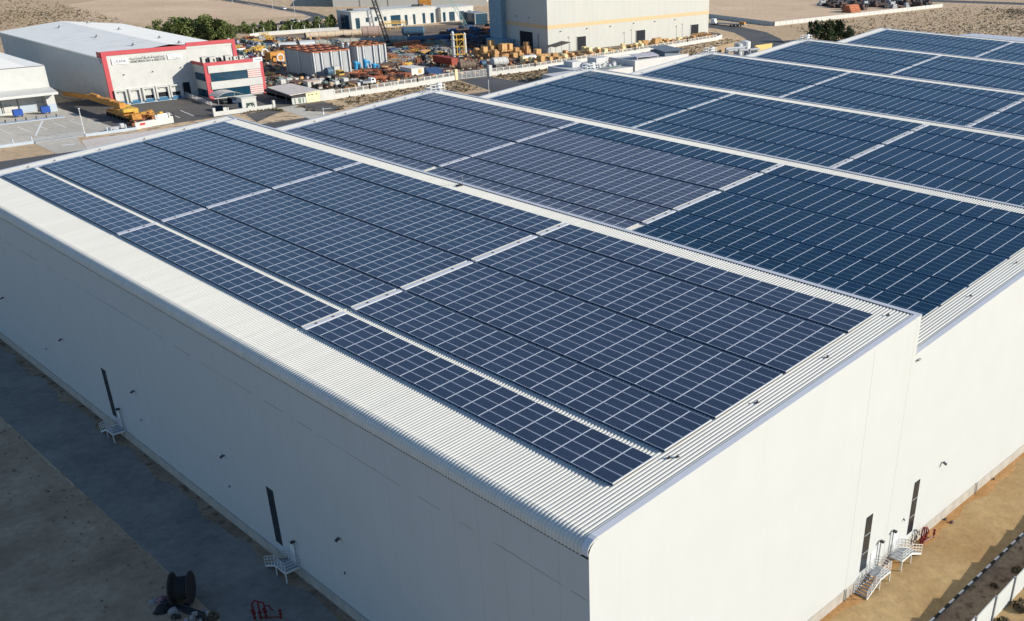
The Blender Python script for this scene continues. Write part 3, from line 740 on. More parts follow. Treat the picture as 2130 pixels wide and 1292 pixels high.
junk('rubble_heap', 'grey-brown heap of rubble at the bottom edge by the beam', 'rubble heap', (-10.6, 43.6), 1.1, .5, CONC, 12)
bush('dry yellowish weeds at the end of the long beam', (-9.6, 43.0), .8, .4, 200, name='weeds', cat='weeds')
mb = MB()
for i in range(90): 
    u = -9.3 - abs(jr.gauss(0, 3.2)); v = jr.uniform(40, 100)
    if -12.5 < u and 42 < v < 50: continue
    mb.obox((u, v, 0), (jr.uniform(.08, .3), jr.uniform(.08, .3), jr.uniform(.05, .14)), jr.uniform(0, 3))
tag(mb.build('stones', SOIL), 'loose stones scattered over the shaded sand', 'stones', None, 'stuff')
# ================================================================== RED-TRIMMED WAREHOUSE AND ITS OFFICE
def text_mesh(s, size, m, parent, loc, axis='v', name='lettering', ext=.02, bold=0):
    c = bpy.data.curves.new('t', 'FONT'); c.body = s; c.size = size; c.extrude = ext; c.offset = bold; c.align_x = 'LEFT'; c.resolution_u = 2
    o = bpy.data.objects.new('t', c); COL.objects.link(o)
    dg = bpy.context.evaluated_depsgraph_get(); me = bpy.data.meshes.new_from_object(o.evaluated_get(dg))
    bpy.data.objects.remove(o); bpy.data.curves.remove(c)
    R = Matrix.Rotation(rad(90), 4, 'X')
    o0 = ORIGIN[parent.name]
    me.transform(Matrix.Translation(Vector(loc) - o0) @ R); me.materials.clear(); me.materials.append(m)
    xs = [v.co.x for v in me.vertices]
    n = bpy.data.objects.new(name, me); COL.objects.link(n); n.parent = parent; ORIGIN[n.name] = o0
    return n, (max(xs) - min(xs)) if xs else 0
def fit_text(s, width, hgt, m, parent, loc, name='lettering'):
    o, w = text_mesh(s, hgt, m, parent, loc, name=name)
    if w > 0:
        k = width / w; x0 = loc[0] - ORIGIN[parent.name].x
        for v in o.data.vertices: v.co.x = x0 + (v.co.x - x0) * k
    return o
rw = thing('red_trimmed_warehouse', 'white warehouse with bold red frame on its front, far left', 'warehouse', (114, 321, 0))
X0, X1, Y0, Y1 = 91.7, 137.3, 321.0, 418.0
MB().face([(X0, Y0, 0), (X1, Y0, 0), (X1, Y0, 16.6), (X0, Y0, 16.6)]).face([(X0, Y1, 0), (X0, Y0, 0), (X0, Y0, 15.4), (X0, Y1, 15.4)]).face([(X1, Y0, 0), (X1, Y1, 0), (X1, Y1, 15.4), (X1, Y0, 15.4)]).face([(X1, Y1, 0), (X0, Y1, 0), (X0, Y1, 15.4), (114.5, Y1, 17.8), (X1, Y1, 15.4)]).build('wall', OFFWHITE, rw)
mb = MB()
mb.mesh([(X0 - .3, Y0 + .4, 15.4), (114.5, Y0 + .4, 17.8), (X1 + .3, Y0 + .4, 15.4), (X0 - .3, Y1 + .3, 15.4), (114.5, Y1 + .3, 17.8), (X1 + .3, Y1 + .3, 15.4),
         (X0 - .3, Y0 + .4, 15.0), (X0 - .3, Y1 + .3, 15.0), (X1 + .3, Y0 + .4, 15.0), (X1 + .3, Y1 + .3, 15.0)], [(0, 1, 4, 3), (1, 2, 5, 4), (6, 0, 3, 7), (2, 8, 9, 5)])
CROOF = mat('cream roof sheet', (0.90, 0.86, 0.78), 0.6, 0, 0.05, .2, (.3, 4, 1))
mb.build('roof', CROOF, rw)
mb = MB()
for i in range(30):
    y = random.Random(i).uniform(326, 414); x = random.Random(i + 50).uniform(93, 112); z = 15.44 + (x - X0) * .1053
    L = random.Random(i + 9).uniform(3, 7)
    mb.face([(x, y, z + .02), (x + L, y, z + L * .1053 + .02), (x + L, y + .14, z + L * .1053 + .02), (x, y + .14, z + .02)])
mb.build('roof_streak', mat('roof grime', (.5, .46, .38), .8), rw)
for (u, v) in ((108, 401), (122, 411), (122, 381), (107, 363), (122, 346), (107, 332), (120, 326)):
    z = 17.8 - abs(u - 114.5) * .1053
    o = MB().box(u - .6, v - .6, z - .2, u + .6, v + .6, z + .3).lathe((u, v, z + .3), (0, 0, 1), [(0, .4), (.3, .5), (.5, .45), (.62, .15)], 10).build('roof_vent', GREYSTEEL, rw)
mb = MB()   # parapet and red frame
mb.box(X0 - .05, Y0 - .25, 15.9, 119.7, Y0 + .25, 17.2).box(119.7, Y0 - .25, 16.7, X1 + .05, Y0 + .25, 17.9).box(X0 - .05, Y0 - .25, 1.3, 93.1, Y0 + .25, 15.9).box(136.0, Y0 - .25, 0.3, X1 + .05, Y0 + .25, 16.7)
mb.box(X0 - .3, Y0 + .25, 15.2, X0 + .1, Y0 + 3, 17.0)
mb.build('red_frame', RED, rw)
MB().box(X0, Y0 - .20, 0, 117.5, Y0 - .01, 1.35).build('base_course', PALEBLUE, rw)
MB().box(93.1, Y0 - .12, 15.86, 119.7, Y0 - .0, 15.9).box(119.7, Y0 - .12, 15.9, 136, Y0, 16.7).build('parapet_panel', OFFWHITE, rw)
s = MB().box(94.5, Y0 - .28, 13.05, 99.5, Y0 - .02, 14.85).build('sign_board', SIGNWHITE, rw)
fit_text('CRANE', 4.0, 1.15, LETTER, s, (95.0, Y0 - .31, 13.55))
s = MB().box(112.8, Y0 - .28, 13.15, 117.5, Y0 - .02, 14.6).build('sign_board', SIGNWHITE, rw)
fit_text('\u0643\u0631\u064a\u0646', 3.4, 1.0, LETTER, s, (113.4, Y0 - .31, 13.5))
fit_text('\u0643\u0631\u064a\u0646 \u0627\u0644\u0634\u0631\u0642 \u0627\u0644\u0623\u0648\u0633\u0637 \u0648\u0623\u0641\u0631\u064a\u0642\u064a\u0627 \u0645.\u0645.\u062d', 11.6, .95, LETTER, rw, (100.2, Y0 - .05, 14.1))
fit_text('CRANE MIDDLE EAST & AFRICA FZE', 11.7, .95, LETTER, rw, (100.2, Y0 - .05, 13.05))
for i, (a, b, zb) in enumerate(((93.5, 96.4, 1.5), (98.1, 100.9, 1.5), (102.6, 105.6, 2.4), (107.0, 110.5, 2.9), (111.8, 114.8, 2.6))):
    fr = MB().box(a - .5, Y0 - .9, .9, a, Y0 - .01, 5.0).box(b, Y0 - .9, .9, b + .5, Y0 - .01, 5.0).box(a, Y0 - .9, 4.55, b, Y0 - .01, 5.0).build('dock_shelter', OFFWHITE, rw)
    MB().box(a, Y0 - .25, zb, b, Y0 - .02, 4.55).box(a + .5, Y0 - .29, 3.9, a + 1.0, Y0 - .25, 4.05, 1).box(b - 1.0, Y0 - .29, 3.9, b - .5, Y0 - .25, 4.05, 1).build('dock_door', [OFFWHITE, LETTER], fr)
    if zb > 2: MB().box(a, Y0 - .10, 1.2, b, Y0 - .03, zb).build('dock_opening', INSIDE, fr)
    MB().box(a - .1, Y0 - .55, .35, b + .1, Y0 - .25, 1.25).build('dock_bumper', mat('teal blue dock leveller', (.03, .14, .26), .6), fr)
MB().box(116.2, Y0 - .06, .9, 118.6, Y0 + .02, 5.2).build('doorway', INSIDE, rw)
for (u, z) in ((97.5, 9.5), (107, 9.6), (116.6, 10)): MB().box(u - .15, Y0 - .4, z, u + .15, Y0, z + .25).build('wall_lamp', DARKSTEEL, rw)
MB().box(X0 - .6, Y0 + 1.2, 13.6, X0, Y0 + 1.6, 15.0).build('bracket', GALV, rw)
# ramp with rail
mb = MB().mesh([(116.2, 302, 0), (118.7, 302, 0), (118.7, 320.5, 1.1), (116.2, 320.5, 1.1), (118.7, 320.5, 0), (116.2, 320.5, 0)], [(0, 1, 2, 3), (1, 4, 2), (0, 3, 5)])
rp_ = thing('loading_ramp', 'grey loading ramp with white rail beside the red-framed office', 'ramp', (117.4, 311, 0))
mb.build('slope', CONC, rp_)
r = MB()
for h in (.5, 1.0): r.bar((116.3, 302, h), (116.3, 320.5, 1.1 + h), .09)
for q in range(8): v = 302 + q * 2.6; z = (v - 302) * .0595; r.bar((116.3, v, z), (116.3, v, z + 1.0), .09)
r.build('handrail', WHITE_PAINT, rp_)
# office block
of = thing('red_framed_office', 'two-storey office with red frame and dark window bands, beside the red-trimmed warehouse', 'office building', (131, 316, 0))
A0, A1, V0, V1, HZ = 120.6, 141.9, 312.0, 321.0, 12.05
MB().box(A0 + .1, V0 + .3, 0, A1 - .1, V1 - .02, 11.4).build('wall', OFFWHITE, of)
MB().box(A0 + .3, V0 + .6, 11.4, A1 - .3, V1, 11.45).build('roof', CONC, of)
mb = MB().box(A0, V0, 11.0, 138.5, V0 + .5, HZ).box(A0, V0, 0, A0 + 1.7, V0 + .5, 11.0).box(140.8, V0, 0, A1, V0 + .5, 11.0).box(A0 - .02, V0 + .5, 11.1, A0 + .4, V1, HZ).box(A1 - .4, V0 + .5, 11.1, A1, V1, HZ)
mb.build('red_frame', RED, of)
MB().box(A0 + 1.2, V0 - .25, 8.65, 140.8, V0 + .3, 11.0).build('white_band', OFFWHITE, of)
MB().box(A0 + 1.4, V0 - .25, 3.25, 140.8, V0 + .3, 5.75).build('white_band', OFFWHITE, of)
for z0, z1 in ((5.85, 8.6), (.4, 3.2)):
    wd = MB().box(A0 + 1.7, V0 + .05, z0, 135.7, V0 + .29, z1).build('window', DARKGLASS, of)
    mu = MB()
    for q in (126.5, 130.8): mu.box(q - .05, V0 - .0, z0, q + .05, V0 + .05, z1)
    mu.build('mullion', DARKSTEEL, wd)
    MB().box(A0 + .02, V0 + .55, z0 + .2, A0 + .11, V1 - 1.2, z1 - .1).build('window', DARKGLASS, of)
    sl_ = MB()
    for q in range(4): zz = z0 + .1 + q * .68; sl_.box(135.8, V0 - .1, zz, 140.75, V0 + .28, zz + .52)
    sl_.build('slatted_panel', FADEDRED, of)
sg = MB().box(138.5, V0 - .1, 10.95, 141.95, V0 + .5, 12.25).build('sign_board', SIGNWHITE, of)
fit_text('CRANE', 2.6, .75, LETTER, sg, (138.9, V0 - .13, 11.3))
for i, (u, v, l) in enumerate(((123.2, 316.5, 'beige rooftop air unit at the left on the red-framed office'), (125.3, 315.2, 'beige rooftop air unit, second from the left on the red-framed office'), (128.5, 317, 'dark recessed rooftop unit in the middle of the red-framed office'), (131.0, 315.4, 'wide beige rooftop air unit right of centre on the red-framed office'), (134.2, 316.4, 'low pale rooftop unit at the right on the red-framed office'), (136.5, 316.6, 'smallest pale rooftop unit by the white sign of the office'))):
    o = thing('air_conditioner', l, 'air conditioner', (u, v, 11.45), 'rooftop air units on the red-framed office')
    s_ = (2.2, 1.8, 1.9) if i < 2 or i == 3 else (1.5, 1.3, 1.2)
    MB().obox((u, v, 11.55), s_).obox((u, v, 11.45), (s_[0] - .2, s_[1] - .2, .1)).build('casing', DARKSTEEL if i == 2 else CREAM, o)
    MB().obox((u + .3, v - s_[1] / 2 - .02, 11.9), (.25 * s_[0], .04, .5 * s_[2])).build('grille', DARKSTEEL, o); MB().obox((u - s_[0] / 2 - .02, v, 11.8), (.04, .6 * s_[1], .7 * s_[2])).build('grille', DARKSTEEL, o)
# vehicles
def car(label, c, rzv, paint, cat='car', van=False, group=None):
    t = thing('parked_car', label, cat, (c[0], c[1], 0), group)
    L, Wd = (5.2, 2.0) if van else (4.6, 1.85)
    M = Matrix.Rotation(rzv, 3, 'Z')
    def put(mb):
        mb.v = [tuple(M @ Vector(p) + Vector((c[0], c[1], 0))) for p in mb.v]; return mb
    pr = [(-L / 2, .35), (L / 2, .35), (L / 2, .75), (L / 2 - .25, .9), (L / 2 - 1.2, 1.0), (L / 2 - 1.9, 1.0 if not van else 1.05), (-L / 2 + .1, 1.0), (-L / 2, .8)]
    put(MB().xz(pr, -Wd / 2, Wd / 2)).build('body', paint, t)
    h = 1.95 if van else 1.48
    put(MB().xz([(L / 2 - 1.25, .98), (L / 2 - 1.9, h - .06), (-L / 2 + .7, h - .06), (-L / 2 + .15, .98)], -Wd / 2 + .1, Wd / 2 - .1)).build('windows', BLACKGLASS, t)
    put(MB().xz([(L / 2 - 1.85, h - .06), (L / 2 - 2.0, h), (-L / 2 + .8, h), (-L / 2 + .6, h - .06)], -Wd / 2 + .08, Wd / 2 - .08)).build('roof', paint, t)
    for x in (-L / 2 + .85, L / 2 - .85):
        for y in (-Wd / 2, Wd / 2): put(MB().tube((x, y - .11, .33), (x, y + .11, .33), .33, 12)).build('wheel', RUBBER, t)
    for y in (-.6, .6): put(MB().box(L / 2 - .03, y - .2, .62, L / 2 + .02, y + .2, .78)).build('headlight', SIGNWHITE, t)
    return t
CARBLUE = mat('dark blue car paint', (.02, .04, .10), .3); CARWHITE = mat('white car paint', (.78, .78, .78), .35); CARDARK = mat('dark car paint', (.03, .035, .04), .3)
car('dark blue car parked at the right end under the pale canopy', (123.4, 301.5), rad(90), CARBLUE, 'car', True)
car('dark car under the pale curved canopy by the office', (121.0, 303.0), rad(90), CARDARK)
car('dark green-blue car parked nearest the garden wall of the office', (114.5, 292.5), rad(10), mat('teal car paint', (.02, .07, .09), .3))
cn = thing('car_canopy', 'pale arched fabric canopy over the cars by the office', 'canopy', (122.5, 304, 0))
mb = MB(); V = []
for i in range(9):
    a = -1 + i / 4.0
    for y in (300.2, 306.5): V.append((122.6 + a * 4.6, y, 2.6 + 1.25 * (1 - a * a)))
mb.mesh(V + [(x, y, z - .08) for x, y, z in V], [(2 * i, 2 * i + 1, 2 * i + 3, 2 * i + 2) for i in range(8)] + [(18 + 2 * i, 18 + 2 * i + 2, 18 + 2 * i + 3, 18 + 2 * i + 1) for i in range(8)] + [(2 * i, 2 * i + 2, 20 + 2 * i, 18 + 2 * i) for i in range(8)])
mb.build('canopy_cloth', mat('canopy cloth', (.55, .52, .46), .8), cn, smooth=False)
for x in (118.2, 127.0):
    for y in (300.4, 306.3): MB().bar((x, y, 0), (x, y, 2.65), .14).build('post', GREYSTEEL, cn)
gh = thing('gatehouse', 'small white gatehouse with dark letters in front of the red-framed office', 'hut', (120.5, 284.6, 0))
MB().box(118.0, 283.2, 0, 123.0, 286.4, 4.3).box(117.8, 283.0, 4.3, 123.2, 286.6, 4.55).build('wall', OFFWHITE, gh)
MB().box(117.95, 283.8, 1.2, 118.0, 285.8, 3.0).build('window', DARKGLASS, gh)
text_mesh('BT', 2.1, mat('dark green letter', (.015, .05, .03), .6), gh, (119.4, 283.12, 1.15), bold=.12, ext=.06)
gw = thing('garden_wall', 'low white wall with pierced blocks in front of the red-framed office', 'wall', (118, 282.7, 0))
for a, b in ((107.7, 108.5), (128.2, 129.0)): MB().box(a, 282.4, 0, b, 283.2, 2.6).build('pillar', OFFWHITE, gw)
MB().box(108.5, 282.6, 0, 128.2, 282.9, 1.35).build('panel', OFFWHITE, gw)
mb = MB(); rr = random.Random(2); u = 108.7
while u < 128:
    w_ = rr.uniform(.4, 1.5)
    if rr.random() < .75: mb.box(u, 282.62, 1.35, u + w_, 282.88, rr.choice((1.8, 2.2, 2.35)))
    u += w_ + rr.uniform(.15, .5)
mb.build('pierced_block', OFFWHITE, gw)
def tree_mesh(h, r, n, rnd, size, zb=.15, conic=.5):
    mb = MB(); cl = []
    for _ in range(9 + int(h * 1.5)):
        t = rnd.uniform(zb, .95); rr_ = r * (1 - conic * t) * rnd.uniform(.25, .95); a = rnd.uniform(0, 6.28)
        cl.append((rr_ * math.cos(a), rr_ * math.sin(a), t * h, r * rnd.uniform(.28, .5) * (1 - .4 * t), rnd.random()))
    cl.append((0, 0, h * .93, r * .3, .6))
    for _ in range(n):
        x, y, z, q, tn = rnd.choice(cl)
        d = Vector((rnd.gauss(0, 1), rnd.gauss(0, 1), rnd.gauss(0, 1))).normalized() * (q * rnd.random() ** .45)
        p = Vector((x, y, max(.2, z))) + Vector((d.x, d.y, d.z * 1.3)); e = Vector((rnd.gauss(0, 1), rnd.gauss(0, 1), rnd.gauss(0, .8))).normalized(); f = e.orthogonal().normalized(); s = size * rnd.uniform(.6, 1.3)
        if p.z < .1: p.z = .1
        mb.face([p - e * s, p - f * s * .6, p + e * s, p + f * s * .6], max(0, min(1, .15 + .5 * tn + .35 * rnd.random())))
    return mb
def trunk_mesh(h, r0):
    mb = MB().tube((0, 0, 0), (0, 0, h * .55), r0, 7, r0 * .6).tube((0, 0, h * .5), (.1, .1, h * .85), r0 * .6, 6, r0 * .2)
    for i, (a, t) in enumerate(((0.4, .3), (2.2, .38), (4.0, .45), (5.4, .55), (1.3, .6))):
        mb.tube((0, 0, h * t), (h * .22 * math.cos(a), h * .22 * math.sin(a), h * (t + .2)), r0 * .4, 5, r0 * .12)
    return mb
rt = random.Random(21)
TREES = {}
def tree(kind, c, s, rzv, label, group, name='tree', cat='tree', sz=1.0):
    if kind not in TREES:
        k = kind[0]
        if k == 'row': h, r, n, q, m, cz = 9.0, 3.0, 750, .42, LEAF, .45
        elif k == 'dark': h, r, n, q, m, cz = 9.0, 5.0, 1900, .42, LEAFDARK, .35
        else: h, r, n, q, m, cz = 3.6, 2.0, 330, .30, LEAF, .3
        t = thing(name, label, cat, (0, 0, 0), group)
        tree_mesh(h, r, n, rt, q, .10, cz).build('crown', m, t); trunk_mesh(h, h * .022).build('trunk', BARK, t)
        TREES[kind] = t; t.location = (c[0], c[1], 0); t.rotation_euler = (0, 0, rzv); t.scale = (s, s, s * sz); return t
    return dup(TREES[kind], (c[0], c[1], 0), rzv, label, (s, s, s * sz))
# trees by the gate beds
for i in range(16):
    q = i / 15.0; bush('dry bush edging the dark bed by the street gate', (129 - 2.2 * abs(math.sin(i)) if i > 9 else 117 + q * 19, 281.6 - rb.random() if i < 10 else 276 + rb.random() * 5), .55, .7, 40, None, 'bushes round the dark planting beds', .3)
for i in range(14):
    a = rb.choice(((135.2, 271), (137.5, 267), (140, 265.3), (143, 266.3), (146, 270), (146.6, 277), (136, 278)))
    bush('dry bush edging the dark gravel bed by the yellow guard house', (a[0] + rb.uniform(-1, 1), a[1] + rb.uniform(-1.2, 1.2)), .5, .7, 40, None, 'bushes round the gravel bed', .3)

# ================================================================== SMALL WHITE WAREHOUSE AT THE LEFT EDGE
lw = thing('dock_warehouse', 'cream low warehouse with blue dock shutters under a canopy, left edge', 'warehouse', (60, 330, 0))
MB().box(20, 328, 0, 76.5, 375, 13.6).build('wall', OFFWHITE, lw)
mb = MB().mesh([(20, 327.9, 13.8), (71.4, 327.9, 13.8), (76.6, 327.9, 13.8), (76.6, 375, 13.8), (71.4, 375, 13.8), (20, 375, 13.8)], [(0, 1, 4, 5), (1, 2, 3, 4)])
mb.mesh([(20, 328, 13.82), (71.4, 328, 13.82), (66, 352, 16.6), (66, 375, 16.6), (20, 375, 16.6), (71.4, 375, 13.82), (20, 352, 16.6)], [(0, 1, 2, 6), (1, 5, 3, 2), (6, 2, 3, 4)])
mb.build('roof', CROOF, lw)
MB().box(20, 321.8, 5.6, 76.6, 327.95, 5.95).mesh([(20, 321.9, 6.35), (76.6, 321.9, 6.35), (76.6, 327.95, 7.2), (20, 327.95, 7.2), (20, 321.8, 5.95), (76.6, 321.8, 5.95), (76.6, 327.95, 5.95)], [(0, 1, 2, 3), (4, 5, 1, 0), (5, 6, 2, 1)]).build('canopy', OFFWHITE, lw)
MB().box(73.6, 325.0, 2.4, 76.2, 328, 5.6).build('end_pier', OFFWHITE, lw)
MB().box(73.7, 324.95, 0, 76.25, 328, 2.4).build('pier_base', PALEBLUE, lw)
for a in (61.3, 66.1): MB().box(a - .08, 327.85, .6, a + .08, 328, 5.6).build('downpipe', DARKSTEEL, lw)
for a in (56.0, 66.4): MB().box(a, 327.82, .3, a + 4.8, 328, 2.35).build('roller_shutter', PALEBLUE, lw)
for a in (61.9, 71.2):
    d = MB().box(a - .1, 327.75, .9, a + 2.9, 328, 3.1).box(a + .3, 327.7, 2.75, a + .9, 327.75, 2.9, 1).box(a + 1.7, 327.7, 2.75, a + 2.3, 327.75, 2.9, 1).build('dock_door', [OFFWHITE, LETTER], lw)
for i, (a, l) in enumerate(((62.6, 'blue dock shutter box, the left one under the cream canopy'), (70.6, 'blue dock shutter box, the right one under the cream canopy'))):
    o = thing('dock_box', l, 'dock box', (a + 1, 324, 0), 'blue dock boxes')
    MB().box(a, 321.8, .5, a + 2.6, 323.4, 2.3).build('box', BLUEDOCK, o)
    for q in (.3, 2.2): MB().box(a + q, 322.2, 0, a + q + .2, 323, .5).build('foot', DARKSTEEL, o)
struct('dock_kerb', MB().box(20, 312.8, 0, 74, 315.8, .18), PALEBLUE)
for i in range(7):
    u = 72.2 - i * 2.9
    tag(MB().lathe((u, 314.6, .18), (0, 0, 1), [(0, .16), (.75, .16), (.85, .1)], 10).build('bollard', RUBBER, None, (u, 314.6, .18)), 'short black bollard on the pale blue kerb before the dock warehouse', 'bollard', 'bollards on the dock kerb')
mb = MB()
for u in (48.3, 53.2, 58.2, 63.1, 68.1, 72.9): mb.face([(u, 296, .02), (u + .28, 296, .02), (u + .28, 306.5, .02), (u, 306.5, .02)])
mb.face([(57.3, 289.4, .022), (57.8, 289.2, .022), (67.3, 311.4, .022), (66.8, 311.6, .022)])
struct('bay_markings', mb, SIGNWHITE)
mb = MB()
for u in (99, 103.5): mb.face([(u, 288, .02), (u + .3, 288, .02), (u + 1.5, 300, .02), (u + 1.2, 300, .02)])
for u in (58.3, 139.5): mb.face([(u, 270.5, .04), (u + 3, 270, .04), (u + 3, 270.8, .04), (u, 271.3, .04)])
struct('road_markings', mb, SIGNWHITE)
# front fences of the two yards
def low_fence(label, u0, u1, v, posts, m=PALEBLUE, h=.8):
    t = thing('yard_fence', label, 'fence', ((u0 + u1) / 2, v, 0))
    MB().box(u0, v - .12, 0, u1, v + .12, h).build('kerb_wall', m, t)
    for p in posts: MB().box(p - .16, v - .16, h, p + .16, v + .16, h + 1.15).build('post', m, t)
    r = MB()
    for a, b in zip(posts, posts[1:]):
        for z in (.45, .95): r.bar((a, v, h + z), (b, v, h + z), .07)
    if len(posts) > 1: r.build('rail', GREYSTEEL, t)
    return t
low_fence('pale low fence in front of the concrete yard, left edge', 30, 53.6, 278.7, (41, 44.6, 48.5, 53.3))
sg_ = thing('sliding_gate', 'grey mesh sliding gate across the driveway, left', 'gate', (60.2, 278.3, 0))
MB().box(53.9, 278.2, .1, 67, 278.4, .5).box(53.9, 278.2, 1.5, 67, 278.4, 1.62).build('frame', GREYSTEEL, sg_)
mb = MB()
for i in range(44): mb.bar((54 + i * .3, 278.3, .5), (54 + i * .3, 278.3, 1.5), .05)
mb.build('bars', PALEBLUE, sg_)
low_fence('pale kerb wall with posts between the driveway and the parked crane', 67.3, 81.9, 278.4, (73.5, 78.9))
sw = thing('sign_wall', 'white entrance wall with a red plate in front of the yellow crane', 'wall', (88, 280, 0))
MB().mesh([(81.9, 279.0, 0), (94.6, 281.6, 0), (94.6, 281.95, 0), (81.9, 279.35, 0), (81.9, 279.0, 1.9), (94.6, 281.6, 2.0), (94.6, 281.95, 2.0), (81.9, 279.35, 1.9)], [(3, 2, 1, 0), (4, 5, 6, 7), (0, 1, 5, 4), (1, 2, 6, 5), (2, 3, 7, 6), (3, 0, 4, 7)]).build('wall', OFFWHITE, sw)
MB().mesh([(89.4, 280.5, 1.9), (92.8, 281.2, 1.9), (92.8, 281.5, 1.9), (89.4, 280.8, 1.9), (89.4, 280.5, 3.1), (92.8, 281.2, 3.15), (92.8, 281.5, 3.15), (89.4, 280.8, 3.1)], [(4, 5, 6, 7), (0, 1, 5, 4), (1, 2, 6, 5), (2, 3, 7, 6), (3, 0, 4, 7)]).build('sign_board', SIGNWHITE, sw)
MB().mesh([(83.4, 279.24, .9), (85.1, 279.6, .9), (85.1, 279.6, 1.55), (83.4, 279.24, 1.55)], [(0, 1, 2, 3)]).mesh([(83.4, 279.28, .9), (85.1, 279.64, .9), (85.1, 279.64, 1.55), (83.4, 279.28, 1.55)], [(3, 2, 1, 0)]).build('red_plate', SIGNRED, sw)
for u, v in ((88.8, 280.4), (93.3, 281.3), (94.9, 281.7)): MB().box(u - .25, v - .3, 0 if u > 94 else 1.9, u + .25, v + .3, 3.2).build('pillar', OFFWHITE if u < 94 else DARKSTEEL, sw)
for c, h, l in (((67.35, 278.9), 7.8, 'tall white lamp pole by the driveway fence'),):
    t = thing('lamp_pole', l, 'lamp pole', (c[0], c[1], 0))
    MB().tube((c[0], c[1], 0), (c[0], c[1], h), .14, 8, .09).tube((c[0], c[1], 0), (c[0], c[1], .9), .24).build('pole', WHITE_PAINT, t)
    MB().box(c[0] - .18, c[1] - .5, h, c[0] + .18, c[1] + .3, h + .15).build('lamp_head', SIGNWHITE, t)
t = thing('utility_trailer', 'small white-grey trailer with dark wheels by the yard fence', 'trailer', (76, 280.5, 0))
MB().box(75, 279.8, .6, 78, 281.4, 1.3).obox((78.6, 280.5, .8), (1.1, 1.2, 1.2)).build('body', GALV, t)
for x in (75.6, 77.6, 78.8): MB().tube((x, 279.6, .4), (x, 279.85, .4), .4, 10).build('wheel', RUBBER, t)

# ------------------------------------------------ yellow mobile crane laid down along the red warehouse
ck = thing('yellow_crane', 'long orange mobile crane with lowered boom beside the red-trimmed warehouse', 'crane', (86, 305, 0))
def lat(mb, p0, p1, w, h, n, r):
    p0 = Vector(p0); p1 = Vector(p1); d = (p1 - p0).normalized(); a = d.cross(Vector((0, 0, 1))).normalized() if abs(d.z) < .99 else Vector((1, 0, 0)); b = a.cross(d)
    cs = [a * (i * w / 2) + b * (j * h / 2) for i, j in ((-1, -1), (1, -1), (1, 1), (-1, 1))]
    for c in cs: mb.bar(p0 + c, p1 + c, r)
    for k in range(n):
        q0 = p0.lerp(p1, k / n); q1 = p0.lerp(p1, (k + 1) / n)
        for i in range(4):
            c, e = cs[i], cs[(i + 1) % 4]
            mb.bar(q0 + (c if k % 2 else e), q1 + (e if k % 2 else c), r * .7)
    return mb
for q, (w_, h_) in enumerate(((1.5, 1.7), (1.25, 1.4), (1.0, 1.1))):
    pass
M1 = MB()
M1.mesh([(85.6, 298, 2.9), (87.4, 298, 2.9), (87.4, 298, 4.7), (85.6, 298, 4.7), (85.6, 322, 2.7), (87.3, 322, 2.7), (87.3, 322, 4.3), (85.6, 322, 4.3)], [(0, 1, 2, 3), (7, 6, 5, 4), (4, 5, 1, 0), (5, 6, 2, 1), (6, 7, 3, 2), (7, 4, 0, 3)])
M1.mesh([(85.75, 322, 2.85), (87.15, 322, 2.85), (87.15, 322, 4.15), (85.75, 322, 4.15), (85.6, 346, 1.2), (86.9, 346, 1.2), (86.9, 346, 2.4), (85.6, 346, 2.4)], [(7, 6, 5, 4), (4, 5, 1, 0), (5, 6, 2, 1), (6, 7, 3, 2), (7, 4, 0, 3)])
M1.box(85.9, 316, 4.35, 86.9, 322, 4.9).box(84.9, 303, 4.7, 86.3, 308, 5.2)
M1.build('boom', ORANGE, ck)
MB().box(84.6, 290, 1.1, 87.6, 307, 1.9).box(84.5, 293, 1.9, 87.8, 301, 3.0).obox((86.4, 289.4, 1.0), (2.7, 2.3, 1.6)).build('chassis', ORANGE, ck)
MB().box(87.5, 294, 1.9, 89.4, 300, 3.4).box(84.0, 291.5, 2.9, 88.4, 294, 3.9).build('counterweight', YELLOW, ck)
cb = MB().box(88.0, 300, 1.9, 89.6, 302.4, 3.6).build('cab', YELLOW, ck)
MB().box(87.95, 300.3, 2.6, 89.65, 302.1, 3.3).build('cab_window', BLACKGLASS, cb)
for y in (291, 293.2, 296, 298.4, 302, 304.4, 306.4):
    for x in (84.55, 87.65): MB().tube((x - .22, y, .62), (x + .22, y, .62), .62, 12).build('wheel', RUBBER, ck)
cr = random.Random(6)
for i in range(30):
    u = cr.uniform(87.5, 95) if i < 24 else cr.uniform(83, 86); v = cr.uniform(288, 300) if i < 24 else cr.uniform(284, 289)
    mb = MB()
    if i % 3: mb.obox((u, v, 0), (cr.uniform(.9, 1.9), cr.uniform(.8, 1.5), cr.uniform(.6, 1.6)), cr.uniform(-.2, .2)).obox((u + .2, v, 0), (cr.uniform(.4, 1), cr.uniform(.4, 1), cr.uniform(1.0, 2.0)), cr.uniform(0, 1))
    else: lat(mb, (u - 1.6, v, .7), (u + 1.6, v + cr.uniform(-1, 1), .7), 1.1, 1.1, 4, .16)
    tag(mb.build('crane_part', cr.choice((YELLOW, ORANGE, RUST, ORANGE, RUST, DARKSTEEL)), None, (u, v, 0)), 'yellow-orange crane part piled beside the long orange crane', 'crane part', 'crane parts piled by the red-trimmed warehouse')
